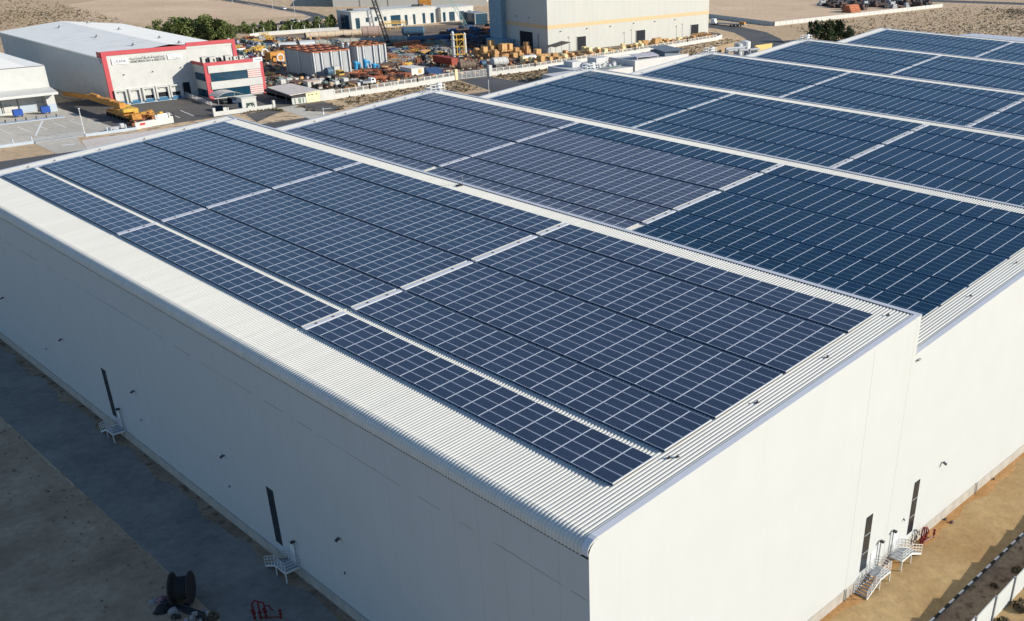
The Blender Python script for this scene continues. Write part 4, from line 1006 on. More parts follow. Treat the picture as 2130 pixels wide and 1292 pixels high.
# ================================================================== GUARD HOUSE, COMPOUND WALL
gh = thing('guard_house', 'yellow-cream guard house with green-striped front at the works entrance', 'guard house', (142, 287, 0))
MB().box(141.8, 284.8, 0, 147.1, 292, 3.5).build('wall', mat('yellow cream render', (.72, .64, .40), .8), gh)
MB().mesh([(135.6, 284.0, 3.35), (147.2, 284.6, 3.7), (147.2, 304, 3.7), (138.0, 304, 3.35), (135.6, 284.0, 3.1), (147.2, 284.6, 3.5), (147.2, 304, 3.5), (138.0, 304, 3.1)], [(0, 1, 2, 3), (4, 5, 1, 0), (5, 6, 2, 1), (7, 4, 0, 3), (7, 6, 5, 4)]).build('roof', PAVING, gh)
MB().box(136.5, 284.9, 0, 141.8, 285.3, 2.0).build('low_front_wall', OFFWHITE, gh)
mb = MB()
for u in (137.4, 138.9, 139.4, 140.5): mb.box(u, 284.84, .2, u + .28, 284.9, 1.8)
mb.build('green_stripe', mat('green paint', (.05, .12, .05), .7), gh)
for u in (142.6, 143.9, 145.6): MB().box(u, 284.74, 2.35, u + .55, 284.8, 2.65).build('vent', LETTER, gh)
for y in (290, 297, 303): MB().bar((137.2, y, 0), (137.2, y, 3.1), .2).build('post', GREYSTEEL, gh)
MB().box(136.6, 284.95, 2.0, 141.8, 303.5, 2.9).build('dark_screen', DARKSTEEL, gh)  # dark slab between the low front wall and the roof
cw = thing('compound_wall', 'cream works wall topped by an open balustrade, behind the solar roof', 'wall', (226, 290, 0))
def wall_run(pts, solid, top, name='panel'):
    for (x0, y0), (x1, y1) in zip(pts, pts[1:]):
        L = math.hypot(x1 - x0, y1 - y0); dx, dy = (x1 - x0) / L, (y1 - y0) / L
        mb = MB(); mb.bar((x0, y0, solid / 2), (x1, y1, solid / 2), .3, solid); mb.build('panel', OFFWHITE, cw)
        if top > solid:
            n = max(1, int(round(L / 3.35))); r = MB()
            for h in (top - .08, solid + .12): r.bar((x0, y0, h), (x1, y1, h), .16, .16)
            q = 0
            while q < L: r.bar((x0 + dx * q, y0 + dy * q, solid), (x0 + dx * q, y0 + dy * q, top), .09, .09); q += .42
            r.build('balustrade', OFFWHITE, cw)
            p = MB()
            for i in range(n + 1): x, y = x0 + dx * L * i / n, y0 + dy * L * i / n; p.box(x - .22, y - .22, solid, x + .22, y + .22, top + .15)
            p.build('pier', OFFWHITE, cw)
wall_run([(147.2, 285.0), (152.8, 285.0)], 3.45, 3.45)
wall_run([(152.8, 285.0), (168, 286.2), (190, 288.0), (209.3, 290.6)], 1.6, 2.95)
wall_run([(225.6, 289.4), (250, 289.6), (273, 292), (319, 297.5), (362, 302.2), (389, 305.5)], 1.5, 2.8)
wall_run([(389, 305.5), (398, 309), (402, 314), (402.5, 321)], 1.9, 1.9)
MB().box(209.3, 290.2, 0, 210.5, 291.2, 4.0).build('gate_pillar', CREAMYEL, cw)
MB().box(225.0, 288.8, 0, 226.6, 290.0, 4.2).build('gate_pillar', OFFWHITE, cw)
gt = thing('works_gate', 'grey barred steel gate across the works drive', 'gate', (218, 290, 0))
g = MB().bar((210.6, 290.6, .25), (225, 289.6, .25), .14).bar((210.6, 290.6, 2.75), (225, 289.6, 2.75), .14)
for i in range(8): t_ = i / 7; g.bar((210.6 + 14.4 * t_, 290.6 - t_, .25), (210.6 + 14.4 * t_, 290.6 - t_, 2.75), .14)
g.build('frame', GALV, gt)
g = MB()
for i in range(60): t_ = i / 59; g.bar((210.6 + 14.4 * t_, 290.6 - t_, .3), (210.6 + 14.4 * t_, 290.6 - t_, 2.7), .06)
g.build('bars', GALV, gt)

# ================================================================== TALL CREAM HALL
th = thing('tall_hall', 'tall cream industrial hall with a tan band and black doors, top centre', 'industrial hall', (346, 324, 0))
TX0, TX1, TY0, TY1, TH = 288.4, 404.5, 323.8, 353, 34.0
def clad(x0, x1, z0, z1):
    pass
MB().box(TX0, TY0, 0, TX1, TY1, TH).build('wall', CREAM, th)
MB().mesh([(TX0 - .06, TY0 - .06, 10.6), (TX1 + .06, TY0 - .06, 10.6), (TX1 + .06, TY0 - .06, 12.3), (TX0 - .06, TY0 - .06, 12.3), (TX0 - .06, TY1, 10.6), (TX0 - .06, TY1, 12.3)], [(0, 1, 2, 3), (4, 0, 3, 5)]).build('tan_band', TAN, th)
for a, b in ((306.7, 312.6), (347.6, 354.3), (389.9, 396.1)):
    d = MB().box(a, TY0 - .08, 0, b, TY0 + .05, 6.05).build('door_opening', INSIDE, th)
    MB().box(a - .35, TY0 - .15, 0, a, TY0 - .0, 6.05).box(b, TY0 - .15, 0, b + .35, TY0, 6.05).box(a - .35, TY0 - .15, 6.05, b + .35, TY0, 6.45).build('frame', CREAM, d)
d = MB().box(TX0 - .08, 334.4, 0, TX0 + .05, 343.4, 8.5).build('door_opening', INSIDE, th)
MB().box(TX0 - .3, 330.2, 0, TX0, 330.6, 8.2).build('downpipe', GREYSTEEL, th)
for (u, z) in ((296.5, 9.2), (313.5, 9.3), (329.5, 9.3), (346, 9.6), (361.5, 9.5), (377, 9.4)): MB().box(u - .3, TY0 - .7, z, u + .3, TY0, z + .3).build('wall_lamp', GREYSTEEL, th)
MB().box(TX0 - .7, 336, 14.5, TX0, 336.6, 14.9).box(TX0 - .7, 345, 14.6, TX0, 345.6, 15).build('wall_lamp', GREYSTEEL, th)
MB().box(280.5, 347, 0, TX0, 359, 4.4).box(285.5, 353, 4.4, TX0, 362, 34).build('lean_to', mat('blue grey cladding', (.20, .30, .36), .7, 0, .1, .5), th)
for i, ((u, v), h) in enumerate((((294.9, 316.6), 7.4), ((341.5, 321.0), 7.0), ((380.4, 321.5), 7.2))):
    t = thing('floodlight_pole', 'slim dark lamp pole before the tall hall, ' + ('left of the first black door', 'left of the middle black door', 'left of the right-hand black door')[i], 'lamp pole', (u, v, 0), 'lamp poles before the tall hall')
    MB().tube((u, v, 0), (u, v, h), .13, 8, .08).build('pole', GREYSTEEL, t)
    MB().box(u - .9, v - .15, h - .1, u + .2, v + .15, h + .15).build('lamp_head', DARKSTEEL, t)
aw = thing('lean_shelter', 'dark mono-pitch shelter roof on posts at the corner of the tall hall', 'shelter', (288, 316, 0))
MB().mesh([(284, 314, 4.2), (293.5, 314, 5.6), (293.5, 320, 5.6), (284, 320, 4.2), (284, 314, 4.05), (293.5, 314, 5.45), (293.5, 320, 5.45), (284, 320, 4.05)], [(0, 1, 2, 3), (7, 6, 5, 4), (4, 5, 1, 0), (5, 6, 2, 1), (6, 7, 3, 2), (7, 4, 0, 3)]).build('roof', DARKSTEEL, aw)
for x, z in ((284.2, 4.1), (293.2, 5.4)):
    for y in (314.2, 319.8): MB().bar((x, y, 0), (x, y, z), .15).build('post', GREYSTEEL, aw)

# ================================================================== WHITE OFFICES BEHIND THE YARD
ob = thing('white_office_block', 'long white two-storey office block with tall dark windows, upper centre', 'office building', (315, 466, 0))
OV = 465.0
MB().box(274.2, OV, 0, 329.2, 479, 8.6).box(333.8, OV + 1, 0, 357.5, 479, 7.5).box(329.2, OV + 3.5, 0, 333.8, 479, 7.9).build('wall', OFFWHITE, ob)
MB().box(274.0, OV - .2, 8.6, 329.4, 479.2, 8.95).box(333.6, OV + .8, 7.5, 357.7, 479.2, 7.8).build('parapet', OFFWHITE, ob)
for a, b, z0, z1 in ((276.6, 279.2, 0.2, 5.6), (283.0, 284.8, 3.2, 5.5), (288.6, 290.2, 3.4, 5.5), (294.6, 296.2, 3.2, 5.4), (299.0, 305.4, .2, 5.7), (308.2, 310.0, .2, 5.4), (313.7, 315.3, .2, 5.5), (320.2, 322.0, .2, 5.7), (325.7, 327.9, .2, 5.5)):
    f = MB().box(a, OV - .05, z0, b, OV + .1, z1).build('window', DARKGLASS, ob)
    MB().box((a + b) / 2 - .06, OV - .1, z0, (a + b) / 2 + .06, OV - .05, z1).box(a, OV - .1, z0 + (z1 - z0) * .55, (a + b) / 2 - .06, OV - .05, z0 + (z1 - z0) * .55 + .1).build('mullion', DARKSTEEL, f)
for a, b in ((335.2, 337.0), (339.6, 343.6), (346.9, 350.6), (353.2, 355.6)): MB().box(a, OV + .95, .2, b, OV + 1.1, 5.2).build('window', DARKGLASS, ob)
MB().box(274.1, 467.5, 0, 274.25, 475.5, 7.0).build('entrance_glass', DARKGLASS, ob)
for u in (276, 290.5, 318, 322): 
    mb = MB()
    for q in range(4): mb.box(u + q * .8, 470, 8.95, u + q * .8 + .55, 471.5, 9.9)
    mb.build('roof_unit', DARKSTEEL, ob)
gb = thing('dark_glass_building', 'small dark glazed building right of the white office block', 'building', (342, 441, 0))
MB().box(338.8, 440.7, 0, 347.5, 452, 6.0).build('glazing', DARKGLASS, gb)
MB().box(338.4, 440.4, 6.0, 347.9, 452.3, 6.3).box(338.3, 440.5, 0, 338.8, 441.2, 6).build('roof', GREYSTEEL, gb)
lb = thing('long_cream_shed', 'long cream shed with orange door at the top edge', 'warehouse', (360, 575, 0))
def rot33(x, y): a = rad(-33); return (336 + x * math.cos(a) - y * math.sin(a), 585 + x * math.sin(a) + y * math.cos(a))
MB().prism([rot33(0, 0), rot33(100, 0), rot33(100, 105), rot33(0, 105)], 0, 11).build('wall', CREAM, lb)
MB().prism([rot33(-.6, -.6), rot33(100.6, -.6), rot33(100.6, 105.6), rot33(-.6, 105.6)], 11, 11.5).build('roof', CREAM, lb)
MB().prism([rot33(55, -.25), rot33(63, -.25), rot33(63, 0), rot33(55, 0)], .2, 6).build('door', ORANGE, lb)
for q in (17, 35): MB().prism([rot33(q, -.2), rot33(q + .5, -.2), rot33(q + .5, 0), rot33(q, 0)], 0, 11).build('downpipe', CONC, lb)
bf = thing('street_fence', 'cream balustrade fence at the top, left of the tall hall', 'fence', (430, 557, 0))
mb = MB().bar((400, 560, .5), (456, 554.5, .5), .3, 1.0).bar((400, 560, 2.9), (456, 554.5, 2.9), .2, .2)
for i in range(57): t_ = i / 56; mb.bar((400 + 56 * t_, 560 - 5.5 * t_, 1), (400 + 56 * t_, 560 - 5.5 * t_, 2.9), .10 if i % 7 else .4)
mb.build('balustrade', OFFWHITE, bf)

# ================================================================== THE WORKS YARD
def cyl_thing(name, label, cat, p0, p1, r, m, group=None, rings=0, hollow=True, ringm=None, saddles=True):
    p0 = Vector(p0); p1 = Vector(p1); c = (p0 + p1) / 2; t = thing(name, label, cat, (c.x, c.y, 0), group)
    d = (p1 - p0); L = d.length; d.normalize()
    mb = MB()
    if hollow:
        n = 20; a = d.orthogonal().normalized(); b = d.cross(a); V = []
        for p, q in ((p0, r), (p1, r), (p1, r * .93), (p0, r * .93)):
            for i in range(n): s_ = 6.2832 * i / n; V.append(p + a * q * math.cos(s_) + b * q * math.sin(s_))
        F = [(k * n + i, k * n + (i + 1) % n, ((k + 1) % 4) * n + (i + 1) % n, ((k + 1) % 4) * n + i) for k in range(4) for i in range(n)]
        mb.mesh(V, F)
        mb.build('shell', m, t, smooth=False)
    else:
        mb.lathe(p0, d, [(0, r * .3), (.15 * r, r * .75), (.4 * r, r), (L - .4 * r, r), (L - .15 * r, r * .75), (L, r * .3)], 20); mb.build('shell', m, t)
    if rings:
        rg = MB()
        for i in range(rings):
            q = L * (i + .5) / rings; rg.lathe(p0 + d * (q - .06), d, [(0, r * 1.015), (.12, r * 1.015)], 20)
        rg.build('ring', ringm or DARKSTEEL, t)
    if saddles:
        s_ = MB()
        for q in (.2, .8): p = p0.lerp(p1, q); s_.obox((p.x, p.y, 0), (.5 if abs(d.x) > .7 else r * 1.6, r * 1.6 if abs(d.x) > .7 else .5, max(.2, p.z - r * .8)))
        s_.build('saddle', CONC, t)
    return t
cyl_thing('large_pipe', 'long beige banded pipe lying in front of the white offices', 'pipe', (234, 444, 1.6), (264, 439.5, 1.6), 1.5, BEIGEPIPE, rings=7)
cyl_thing('large_pipe', 'long grey-green pipe with tangled brackets lying before the beige pipe', 'pipe', (220, 411, 1.9), (262, 398, 1.9), 1.65, GREYPIPE, rings=12)
cyl_thing('large_pipe', 'shiny silver pipe end with black mouth beside the grey-green pipe', 'pipe', (212.6, 412.6, 1.9), (219.6, 411.0, 1.9), 1.75, GALV)
cyl_thing('large_pipe', 'dark brown wide pipe lying left of the silver pipe end', 'pipe', (201, 408, 1.6), (208, 400, 1.6), 1.6, BROWNSTEEL)
cyl_thing('large_pipe', 'short silver pipe behind the brown pipe, upper left of the yard', 'pipe', (206, 420, 1.4), (214, 418, 1.4), 1.3, GALV)
cyl_thing('pressure_vessel', 'big pinkish upright-ended vessel right of the beige pipe', 'vessel', (258.5, 431, 2.8), (268, 426, 2.8), 2.7, mat('pinkish primer', (.44, .31, .25), .75, 0, .15, .7), rings=2)
cyl_thing('storage_tank', 'blue-grey horizontal tank before the white offices', 'tank', (276, 422, 2.6), (286, 416, 2.6), 2.2, BLUETANK, hollow=False)
cyl_thing('large_pipe', 'dark blue-grey pipe in the shade right of the grey-green pipe', 'pipe', (262, 398, 1.7), (286, 391, 1.7), 1.5, BLUETANK)
cyl_thing('large_pipe', 'brown rusty log-like pipe beside the blue pumps', 'pipe', (203, 335.8, 1.1), (211.5, 333.2, 1.1), 1.05, BROWNSTEEL)
cyl_thing('storage_tank', 'brown ribbed horizontal tank near the works gate', 'tank', (226.8, 311.5, 1.7), (234.6, 309.8, 1.7), 1.5, mat('brown tank', (.17, .12, .085), .8, 0, .25, 1), rings=6, hollow=False)
cyl_thing('storage_tank', 'cream white banded tank behind the compound wall right of the gate', 'tank', (242.4, 309.0, 1.9), (250.4, 307.6, 1.9), 1.75, OFFWHITE, rings=4, hollow=False, ringm=GREYSTEEL)
cyl_thing('storage_tank', 'grey weathered tank right of the cream tank behind the compound wall', 'tank', (262, 312, 1.4), (269.5, 311, 1.4), 1.25, GALV, hollow=False)
cyl_thing('storage_tank', 'small blue-grey tank just left of the cream tank by the gate pillar', 'tank', (238.5, 311.5, 1.4), (241.5, 311, 1.4), 1.2, BLUETANK, hollow=False)
def module(name, label, x0, x1, y0, y1, h, beams, seams):
    t = thing(name, label, 'steel module', ((x0 + x1) / 2, (y0 + y1) / 2, 0))
    MB().box(x0, y0, 0, x1, y1, h - .5).build('casing', MODULE, t)
    b = MB()
    n = int((x1 - x0) / 3)
    for i in range(n + 1): x = x0 + (x1 - x0) * i / n; b.box(x - .28, y0 - .1, h - .5, x + .28, y1 + .1, h)
    for i in range(4): y = y0 + (y1 - y0) * i / 3; b.box(x0 - .1, y - .25, h - .5, x1 + .1, y + .25, h - .06)
    b.build('roof_beams', beams, t)
    for x in seams: MB().box(x - .28, y0 - .55, 0, x + .28, y0, h - .3).build('column', GALV, t)
    for y in (y0 + .3, (y0 + y1) / 2, y1): MB().box(x0 - .4, y - .25, 0, x0, y + .25, h - .4).build('column', GALV, t)
    for x in seams: MB().box(x + .28, y0 - .10, .2, x + .75, y0 - .02, h - .6).build('gap', DARKSTEEL, t)
    return t
module('steel_module', 'left grey plated steel module with red-orange roof beams', 173.3, 189.5, 332.6, 353, 9.4, RUST2, (173.6, 177, 181.3, 185.4, 189.2))
module('steel_module', 'right grey plated steel module with brown roof beams', 197.5, 211.5, 340, 353, 9.2, RUST, (197.8, 200.6, 205.6, 208.4, 211.2))
for u, v, l in ((194.4, 344.8, 'left silver exhaust stack with conical cap between the grey modules'), (196.6, 344.2, 'right silver exhaust stack with conical cap between the grey modules')):
    t = thing('exhaust_stack', l, 'chimney', (u, v, 0)); MB().tube((u, v, 0), (u, v, 9.6), .42, 12).build('stack', GALV, t); MB().lathe((u, v, 9.6), (0, 0, 1), [(0, .8), (.15, .75), (.8, .05)], 12).build('cap', PALEBLUE, t)
for (u, v), h, l in (((195.2, 338), 3.6, 'leftmost and slim bright blue pump casing in front of the stacks'), ((198.8, 336.5), 4.3, 'tallest bright blue pump casing in the middle of the row'), ((201.2, 334), 2.6, 'shortest bright blue pump casing, the right one of the row')):
    t = thing('blue_pump', l, 'pump', (u, v, 0), 'bright blue pumps')
    MB().lathe((u, v, 0), (0, 0, 1), [(0, 1.1), (.3, 1.1), (.35, .85), (h * .6, .85), (h * .8, 1.0), (h * .95, .8), (h, .3)], 14).build('casing', BLUEPAINT, t)
    MB().path([(u + .6, v - .3, h * .7), (u + 1.7, v - .5, h * .75), (u + 1.8, v - .5, h * .2)], .38, 8).build('outlet', BLUEPAINT, t)
t = thing('fan_housing', 'orange scroll-shaped fan housing left of the blue pumps', 'fan', (188.5, 334, 0))
MB().lathe((188.5, 333.2, 2.2), (0, 1, 0), [(0, 1.0), (.05, 1.9), (1.6, 1.9), (1.65, .6)], 18).box(188.5, 333.3, 2.4, 190.6, 334.7, 4.2).build('scroll', RUST2, t)
MB().lathe((188.5, 333.1, 2.2), (0, 1, 0), [(0, .85), (.06, .85)], 16).build('inlet', INSIDE, t)
MB().box(186.8, 333, 0, 190.4, 335, .35).build('base', GREYSTEEL, t)
t = thing('generator', 'cream box generator beside a round dark drum, by the left module', 'generator', (180.5, 329, 0))
MB().box(179.2, 327.6, 1.2, 181.8, 330, 4.0).build('casing', CREAM, t); MB().lathe((176.2, 329, 2.2), (1, 0, 0), [(0, 1.0), (.2, 1.5), (2.6, 1.5), (2.9, 1.0)], 14).build('drum', BLUETANK, t); MB().box(175.8, 327.6, 0, 182, 330, .7).build('skid', GREYSTEEL, t)
t = thing('site_cabin', 'pale box cabin with a yellow round mark, behind the compound wall', 'cabin', (205.5, 311, 0))
MB().box(203.2, 310.6, .15, 209.2, 318.5, 2.7).box(203.0, 310.4, 2.7, 209.4, 318.7, 2.85).build('cabin', mat('pale cabin panel', (.62, .60, .55), .7), t)
MB().lathe((207.2, 310.55, 1.45), (0, 1, 0), [(-.03, .8), (.02, .8)], 16).build('round_mark', YELLOW, t)
MB().lathe((207.2, 310.5, 1.45), (0, 1, 0), [(-.02, .35), (.02, .35)], 12).build('mark_centre', TAN, t)
def container(label, c, d, rzv, m, group=None, z=0):
    t = thing('shipping_container', label, 'container', (c[0], c[1], z), group)
    mb = MB().obox((c[0], c[1], z), d, rzv); M = Matrix.Rotation(rzv, 3, 'Z')
    n = int(d[0] / .6)
    for s_ in (-1, 1):
        for i in range(n):
            p = M @ Vector((-d[0] / 2 + .4 + i * .6, s_ * (d[1] / 2 + .02), 0)); mb.obox((c[0] + p.x, c[1] + p.y, z + .12), (.28, .08, d[2] - .25), rzv)
    mb.build('body', m, t)
    f = MB()
    for a in (-1, 1):
        for b in (-1, 1): p = M @ Vector((a * d[0] / 2, b * d[1] / 2, 0)); f.obox((c[0] + p.x, c[1] + p.y, z - .0), (.16, .16, d[2] + .04), rzv)
    f.build('corner_posts', m, t)
    p = M @ Vector((d[0] / 2 + .03, 0, 0)); k = MB()
    for q in (-.5, .5): w = M @ Vector((d[0] / 2 + .04, q, 0)); k.obox((c[0] + w.x, c[1] + w.y, z + .15), (.06, .06, d[2] - .3), rzv)
    k.build('lock_bars', GREYSTEEL, t); return t
container('dark red container on blocks by the works gate', (229.6, 323.5), (13, 3.2, 2.7), rad(-90), MAROON, None, 1.1)
container('orange red container with rusty load behind the crawler crane', (252.5, 384), (14, 2.6, 2.9), rad(2), RUST2)
container('orange and yellow container left of the grey modules', (184, 381), (8.5, 3.5, 4.2), rad(8), ORANGE)
container('small orange container behind the two-tone one', (195, 390), (6, 3, 3.2), rad(40), RUST2)
t = thing('process_skid', 'process skid with two silver columns in a yellow frame, centre of the yard', 'process skid', (251, 342, 0))
for u, h in ((248.3, 10.9), (254.8, 9.8)): MB().lathe((u, 342.3, .3), (0, 0, 1), [(0, .75), (3, .72), (h - .8, .62), (h - .3, .5), (h, .15)], 14).build('column', GALV, t)
f = MB()
for x in (249.6, 253.4):
    for y in (341.2, 344.2): f.bar((x, y, 0), (x, y, 9.6), .22)
for z in (1.2, 4.4, 7.4, 9.5):
    for y in (341.2, 344.2): f.bar((248.4, y, z), (255, y, z), .2)
    for x in (249.6, 253.4): f.bar((x, 341.2, z), (x, 344.2, z), .2)
for z in (1.2, 4.4): f.bar((249.6, 341.2, z), (253.4, 341.2, z + 3), .14)
f.build('frame', YELLOW, t)
MB().lathe((251.3, 342.5, .4), (0, 0, 1), [(0, .7), (3.8, .7), (4.2, .2)], 12).build('vessel', BLUETANK, t)
MB().box(247.3, 340.5, 0, 256, 344.8, .3).build('base', DARKSTEEL, t)
t = thing('wheel_loader', 'dark wheel loader with a yellow cab behind the compound wall', 'loader', (176, 318, 0))
MB().box(172.5, 316.6, .9, 179, 319.4, 2.3).box(177.2, 316.9, 2.3, 179, 319.1, 3.0).build('body', BROWNSTEEL, t)
c_ = MB().box(174.6, 316.7, 2.3, 176.8, 319.3, 4.0).build('cab', YELLOW, t); MB().box(174.7, 316.62, 2.9, 176.7, 319.38, 3.8).build('cab_window', BLACKGLASS, c_)
MB().mesh([(170.4, 316.2, .2), (172.2, 316.2, .9), (172.2, 319.8, .9), (170.4, 319.8, .2), (170.6, 316.2, 1.7), (170.6, 319.8, 1.7)], [(0, 1, 2, 3), (1, 4, 5, 2), (0, 4, 1), (3, 2, 5)]).bar((171.6, 317, 1), (174.8, 317, 2.2), .3).bar((171.6, 319, 1), (174.8, 319, 2.2), .3).build('bucket', DARKSTEEL, t)
for x in (173.6, 178):
    for y in (316.5, 319.5): MB().tube((x, y - .3, .8), (x, y + .3, .8), .8, 12).build('wheel', RUBBER, t)
t = thing('site_hut', 'cream and pinkish site hut behind the guard house roof', 'hut', (160.5, 312, 0))
MB().box(157.8, 311.2, .2, 163.0, 314.4, 2.2).build('walls', CREAM, t); MB().box(157.6, 311.0, 2.2, 163.2, 314.6, 2.4).build('roof', mat('pinkish sheet', (.55, .40, .34), .7), t); MB().box(159.2, 311.14, .2, 160.1, 311.2, 2.0).build('door', WOODDARK, t)
t = thing('small_truck', 'small white truck parked just behind the compound wall', 'truck', (178, 303.5, 0))
MB().box(175.6, 302.4, .7, 179.2, 304.6, 1.5).build('load_bed', GREYSTEEL, t); c_ = MB().xz([(179.2, .6), (181.2, .6), (181.2, 1.5), (180.8, 2.4), (179.2, 2.4)], 302.4, 304.6).build('cab', SIGNWHITE, t); MB().box(180.95, 302.6, 1.55, 181.15, 304.4, 2.2).box(179.5, 302.36, 1.55, 180.5, 302.4, 2.2).build('cab_window', BLACKGLASS, c_)
for x in (176.4, 180.3):
    for y in (302.4, 304.6): MB().tube((x, y - .12, .45), (x, y + .12, .45), .45, 10).build('wheel', RUBBER, t)
t = thing('yellow_platform', 'yellow steel access platform in front of the white offices', 'platform', (291, 452, 0))
MB().box(283, 450, 3.0, 299, 453, 3.2).build('deck', YELLOW, t)
for x in (283.2, 288, 293, 298.8):
    for y in (450.2, 452.8): MB().bar((x, y, 0), (x, y, 3), .25).build('leg', YELLOW, t)
r_ = MB()
for z in (3.7, 4.3): r_.bar((283, 450, z), (299, 450, z), .12).bar((283, 453, z), (299, 453, z), .12)
for i in range(9): r_.bar((283 + i * 2, 450, 3.2), (283 + i * 2, 450, 4.3), .1)
r_.build('handrail', YELLOW, t)
# crawler crane with a boom that runs out of the top of the picture
t = thing('crawler_crane', 'dark crawler crane with a long black lattice boom, upper centre', 'crane', (246, 389, 0))
for y in (386.9, 391.1):
    MB().lathe((242.9, y - .45, .75), (0, 1, 0), [(0, .75), (.9, .75)], 12).lathe((248.9, y - .45, .75), (0, 1, 0), [(0, .75), (.9, .75)], 12).box(242.9, y - .45, .02, 248.9, y + .45, 1.5).build('track', RUBBER, t)
MB().box(243.2, 387.3, 1.5, 249.5, 390.7, 3.6).build('body', DULLGREEN, t); c_ = MB().box(242.9, 386.2, 1.6, 245.0, 387.3, 3.9).build('cab', DULLGREEN, t); MB().box(242.85, 386.15, 2.6, 244.8, 387.2, 3.7).build('cab_window', BLACKGLASS, c_)
mb = lat(MB(), (245.2, 388.6, 2.2), (233.5, 392.5, 52), 1.5, 1.5, 34, .3); mb.build('boom', DARKSTEEL, t)
MB().tube((247.5, 388.9, 3.6), (233.5, 392.5, 52), .06, 5).build('stay', DARKSTEEL, t)
t = thing('lattice_crane', 'pale green lattice crane jib leaning beside the white offices', 'crane', (321, 428, 0))
MB().box(317, 425, .7, 325, 428, 2.2).build('carrier', TARP, t)
for x in (318, 320.5, 323.6):
    for y in (424.9, 428.1): MB().tube((x, y - .2, .6), (x, y + .2, .6), .6, 10).build('wheel', RUBBER, t)
mb = lat(MB(), (321, 427, 2.2), (306, 438, 36), 1.7, 1.7, 18, .2); mb.build('jib', mat('pale green crane paint', (.42, .60, .52), .6), t)
# crates, bundles, beams: each one its own object
cr = random.Random(77)
def inpoly(p, P):
    r = False; j = len(P) - 1
    for i in range(len(P)):
        if (P[i][1] > p[1]) != (P[j][1] > p[1]) and p[0] < (P[j][0] - P[i][0]) * (p[1] - P[i][1]) / (P[j][1] - P[i][1]) + P[i][0]: r = not r
        j = i
    return r
def crate_proto(dx, dy, dz, m, name, label, group, kind):
    mb = MB()
    if kind == 'crate':
        mb.box(-dx / 2, -dy / 2, .12, dx / 2, dy / 2, dz)
        for x in (-dx / 2 + .1, 0, dx / 2 - .1):
            for s_ in (-1, 1): mb.box(x - .09, s_ * (dy / 2 + .02) - .03, .12, x + .09, s_ * (dy / 2 + .02) + .03, dz)
            mb.box(x - .09, -dy / 2, 0, x + .09, dy / 2, .12)
    elif kind == 'pipes':
        for r_ in range(3):
            for c_ in range(5 - r_): y = (c_ - (4 - r_) / 2) * .5; mb.tube((-dx / 2, y, .25 + r_ * .43), (dx / 2 + (c_ % 2) * .4, y, .25 + r_ * .43), .24, 8)
    elif kind == 'beams':
        for r_ in range(4):
            for c_ in range(4): mb.obox((((r_ * 7 + c_ * 3) % 5 - 2) * .3, (c_ - 1.5) * .55, r_ * .4), (dx, .34, .3), ((r_ * 5 + c_ * 3) % 7 - 3) * .06)
    elif kind == 'frame':
        for x in (-dx / 2, 0, dx / 2):
            for y in (-dy / 2, dy / 2): mb.bar((x, y, 0), (x, y, dz), .16)
            mb.bar((x, -dy / 2, dz), (x, dy / 2, dz), .16)
        for y in (-dy / 2, dy / 2):
            for z in (dz * .4, dz): mb.bar((-dx / 2, y, z), (dx / 2, y, z), .16)
        mb.box(-dx * .3, -dy * .3, .1, dx * .25, dy * .3, dz * .7)
    elif kind == 'machine':
        mb.box(-dx / 2, -dy / 2, 0, dx / 2, dy / 2, dz * .45).lathe((-dx * .3, 0, dz * .65), (1, 0, 0), [(0, .2), (.1, dz * .33), (dx * .6, dz * .33), (dx * .62, .1)], 10).box(dx * .15, -dy * .3, dz * .4, dx * .4, dy * .3, dz)
    o = mb.build(name, m); tag(o, label, {'crate': 'crate', 'pipes': 'pipe bundle', 'beams': 'steel pile', 'frame': 'steel frame', 'machine': 'machine part'}[kind], group); return o
def scatter(n, poly, protos, seed, smin=.75, smax=1.3, stack=0.0, mind=1.2):
    r = random.Random(seed); xs = [p[0] for p in poly]; ys = [p[1] for p in poly]; done = []; first = set(); tries = 0
    while len(done) < n and tries < n * 60:
        tries += 1
        p = (r.uniform(min(xs), max(xs)), r.uniform(min(ys), max(ys)))
        if not inpoly(p, poly) or any((p[0] - q[0]) ** 2 + (p[1] - q[1]) ** 2 < mind ** 2 for q in done): continue
        done.append(p); pr = r.choice(protos)
        z = 0
        for rep in range(2 if r.random() < stack else 1):
            s = r.uniform(smin, smax)
            if pr.name not in first: o = pr; first.add(pr.name)
            else: o = pr.copy(); COL.objects.link(o)
            o.location = (p[0] + r.uniform(-.15, .15) * rep, p[1] + r.uniform(-.15, .15) * rep, z); o.rotation_euler = (0, 0, r.choice((0, 1.5708)) + r.gauss(0, .12)); o.scale = (s, s, s)
            z += pr.dimensions.z * s if pr.dimensions.z else 1.4
    for pr in protos:
        if pr.name not in first: bpy.data.objects.remove(pr)
L1 = 'wooden crate among those crowded between compound wall and tall hall'; G1 = 'wooden crates before the tall hall'
P1 = [crate_proto(2.4, 1.8, 1.9, WOOD, 'wooden_crate', L1, G1, 'crate'), crate_proto(1.7, 1.5, 1.4, WOOD2, 'wooden_crate', L1, G1, 'crate'), crate_proto(3.2, 1.6, 1.2, WOOD, 'wooden_crate', L1, G1, 'crate'), crate_proto(1.8, 1.6, 1.5, CREAMYEL, 'wooden_crate', L1, G1, 'crate')]
scatter(120, [(256, 291.5), (300, 298), (345, 303.5), (383, 307), (383, 318), (345, 315), (318, 311), (300, 312), (272, 318), (256, 305)], P1, 1, stack=.35, mind=2.1)
L2 = 'wooden crate in the orange cluster right of the process skid'; G2 = 'wooden crates right of the process skid'
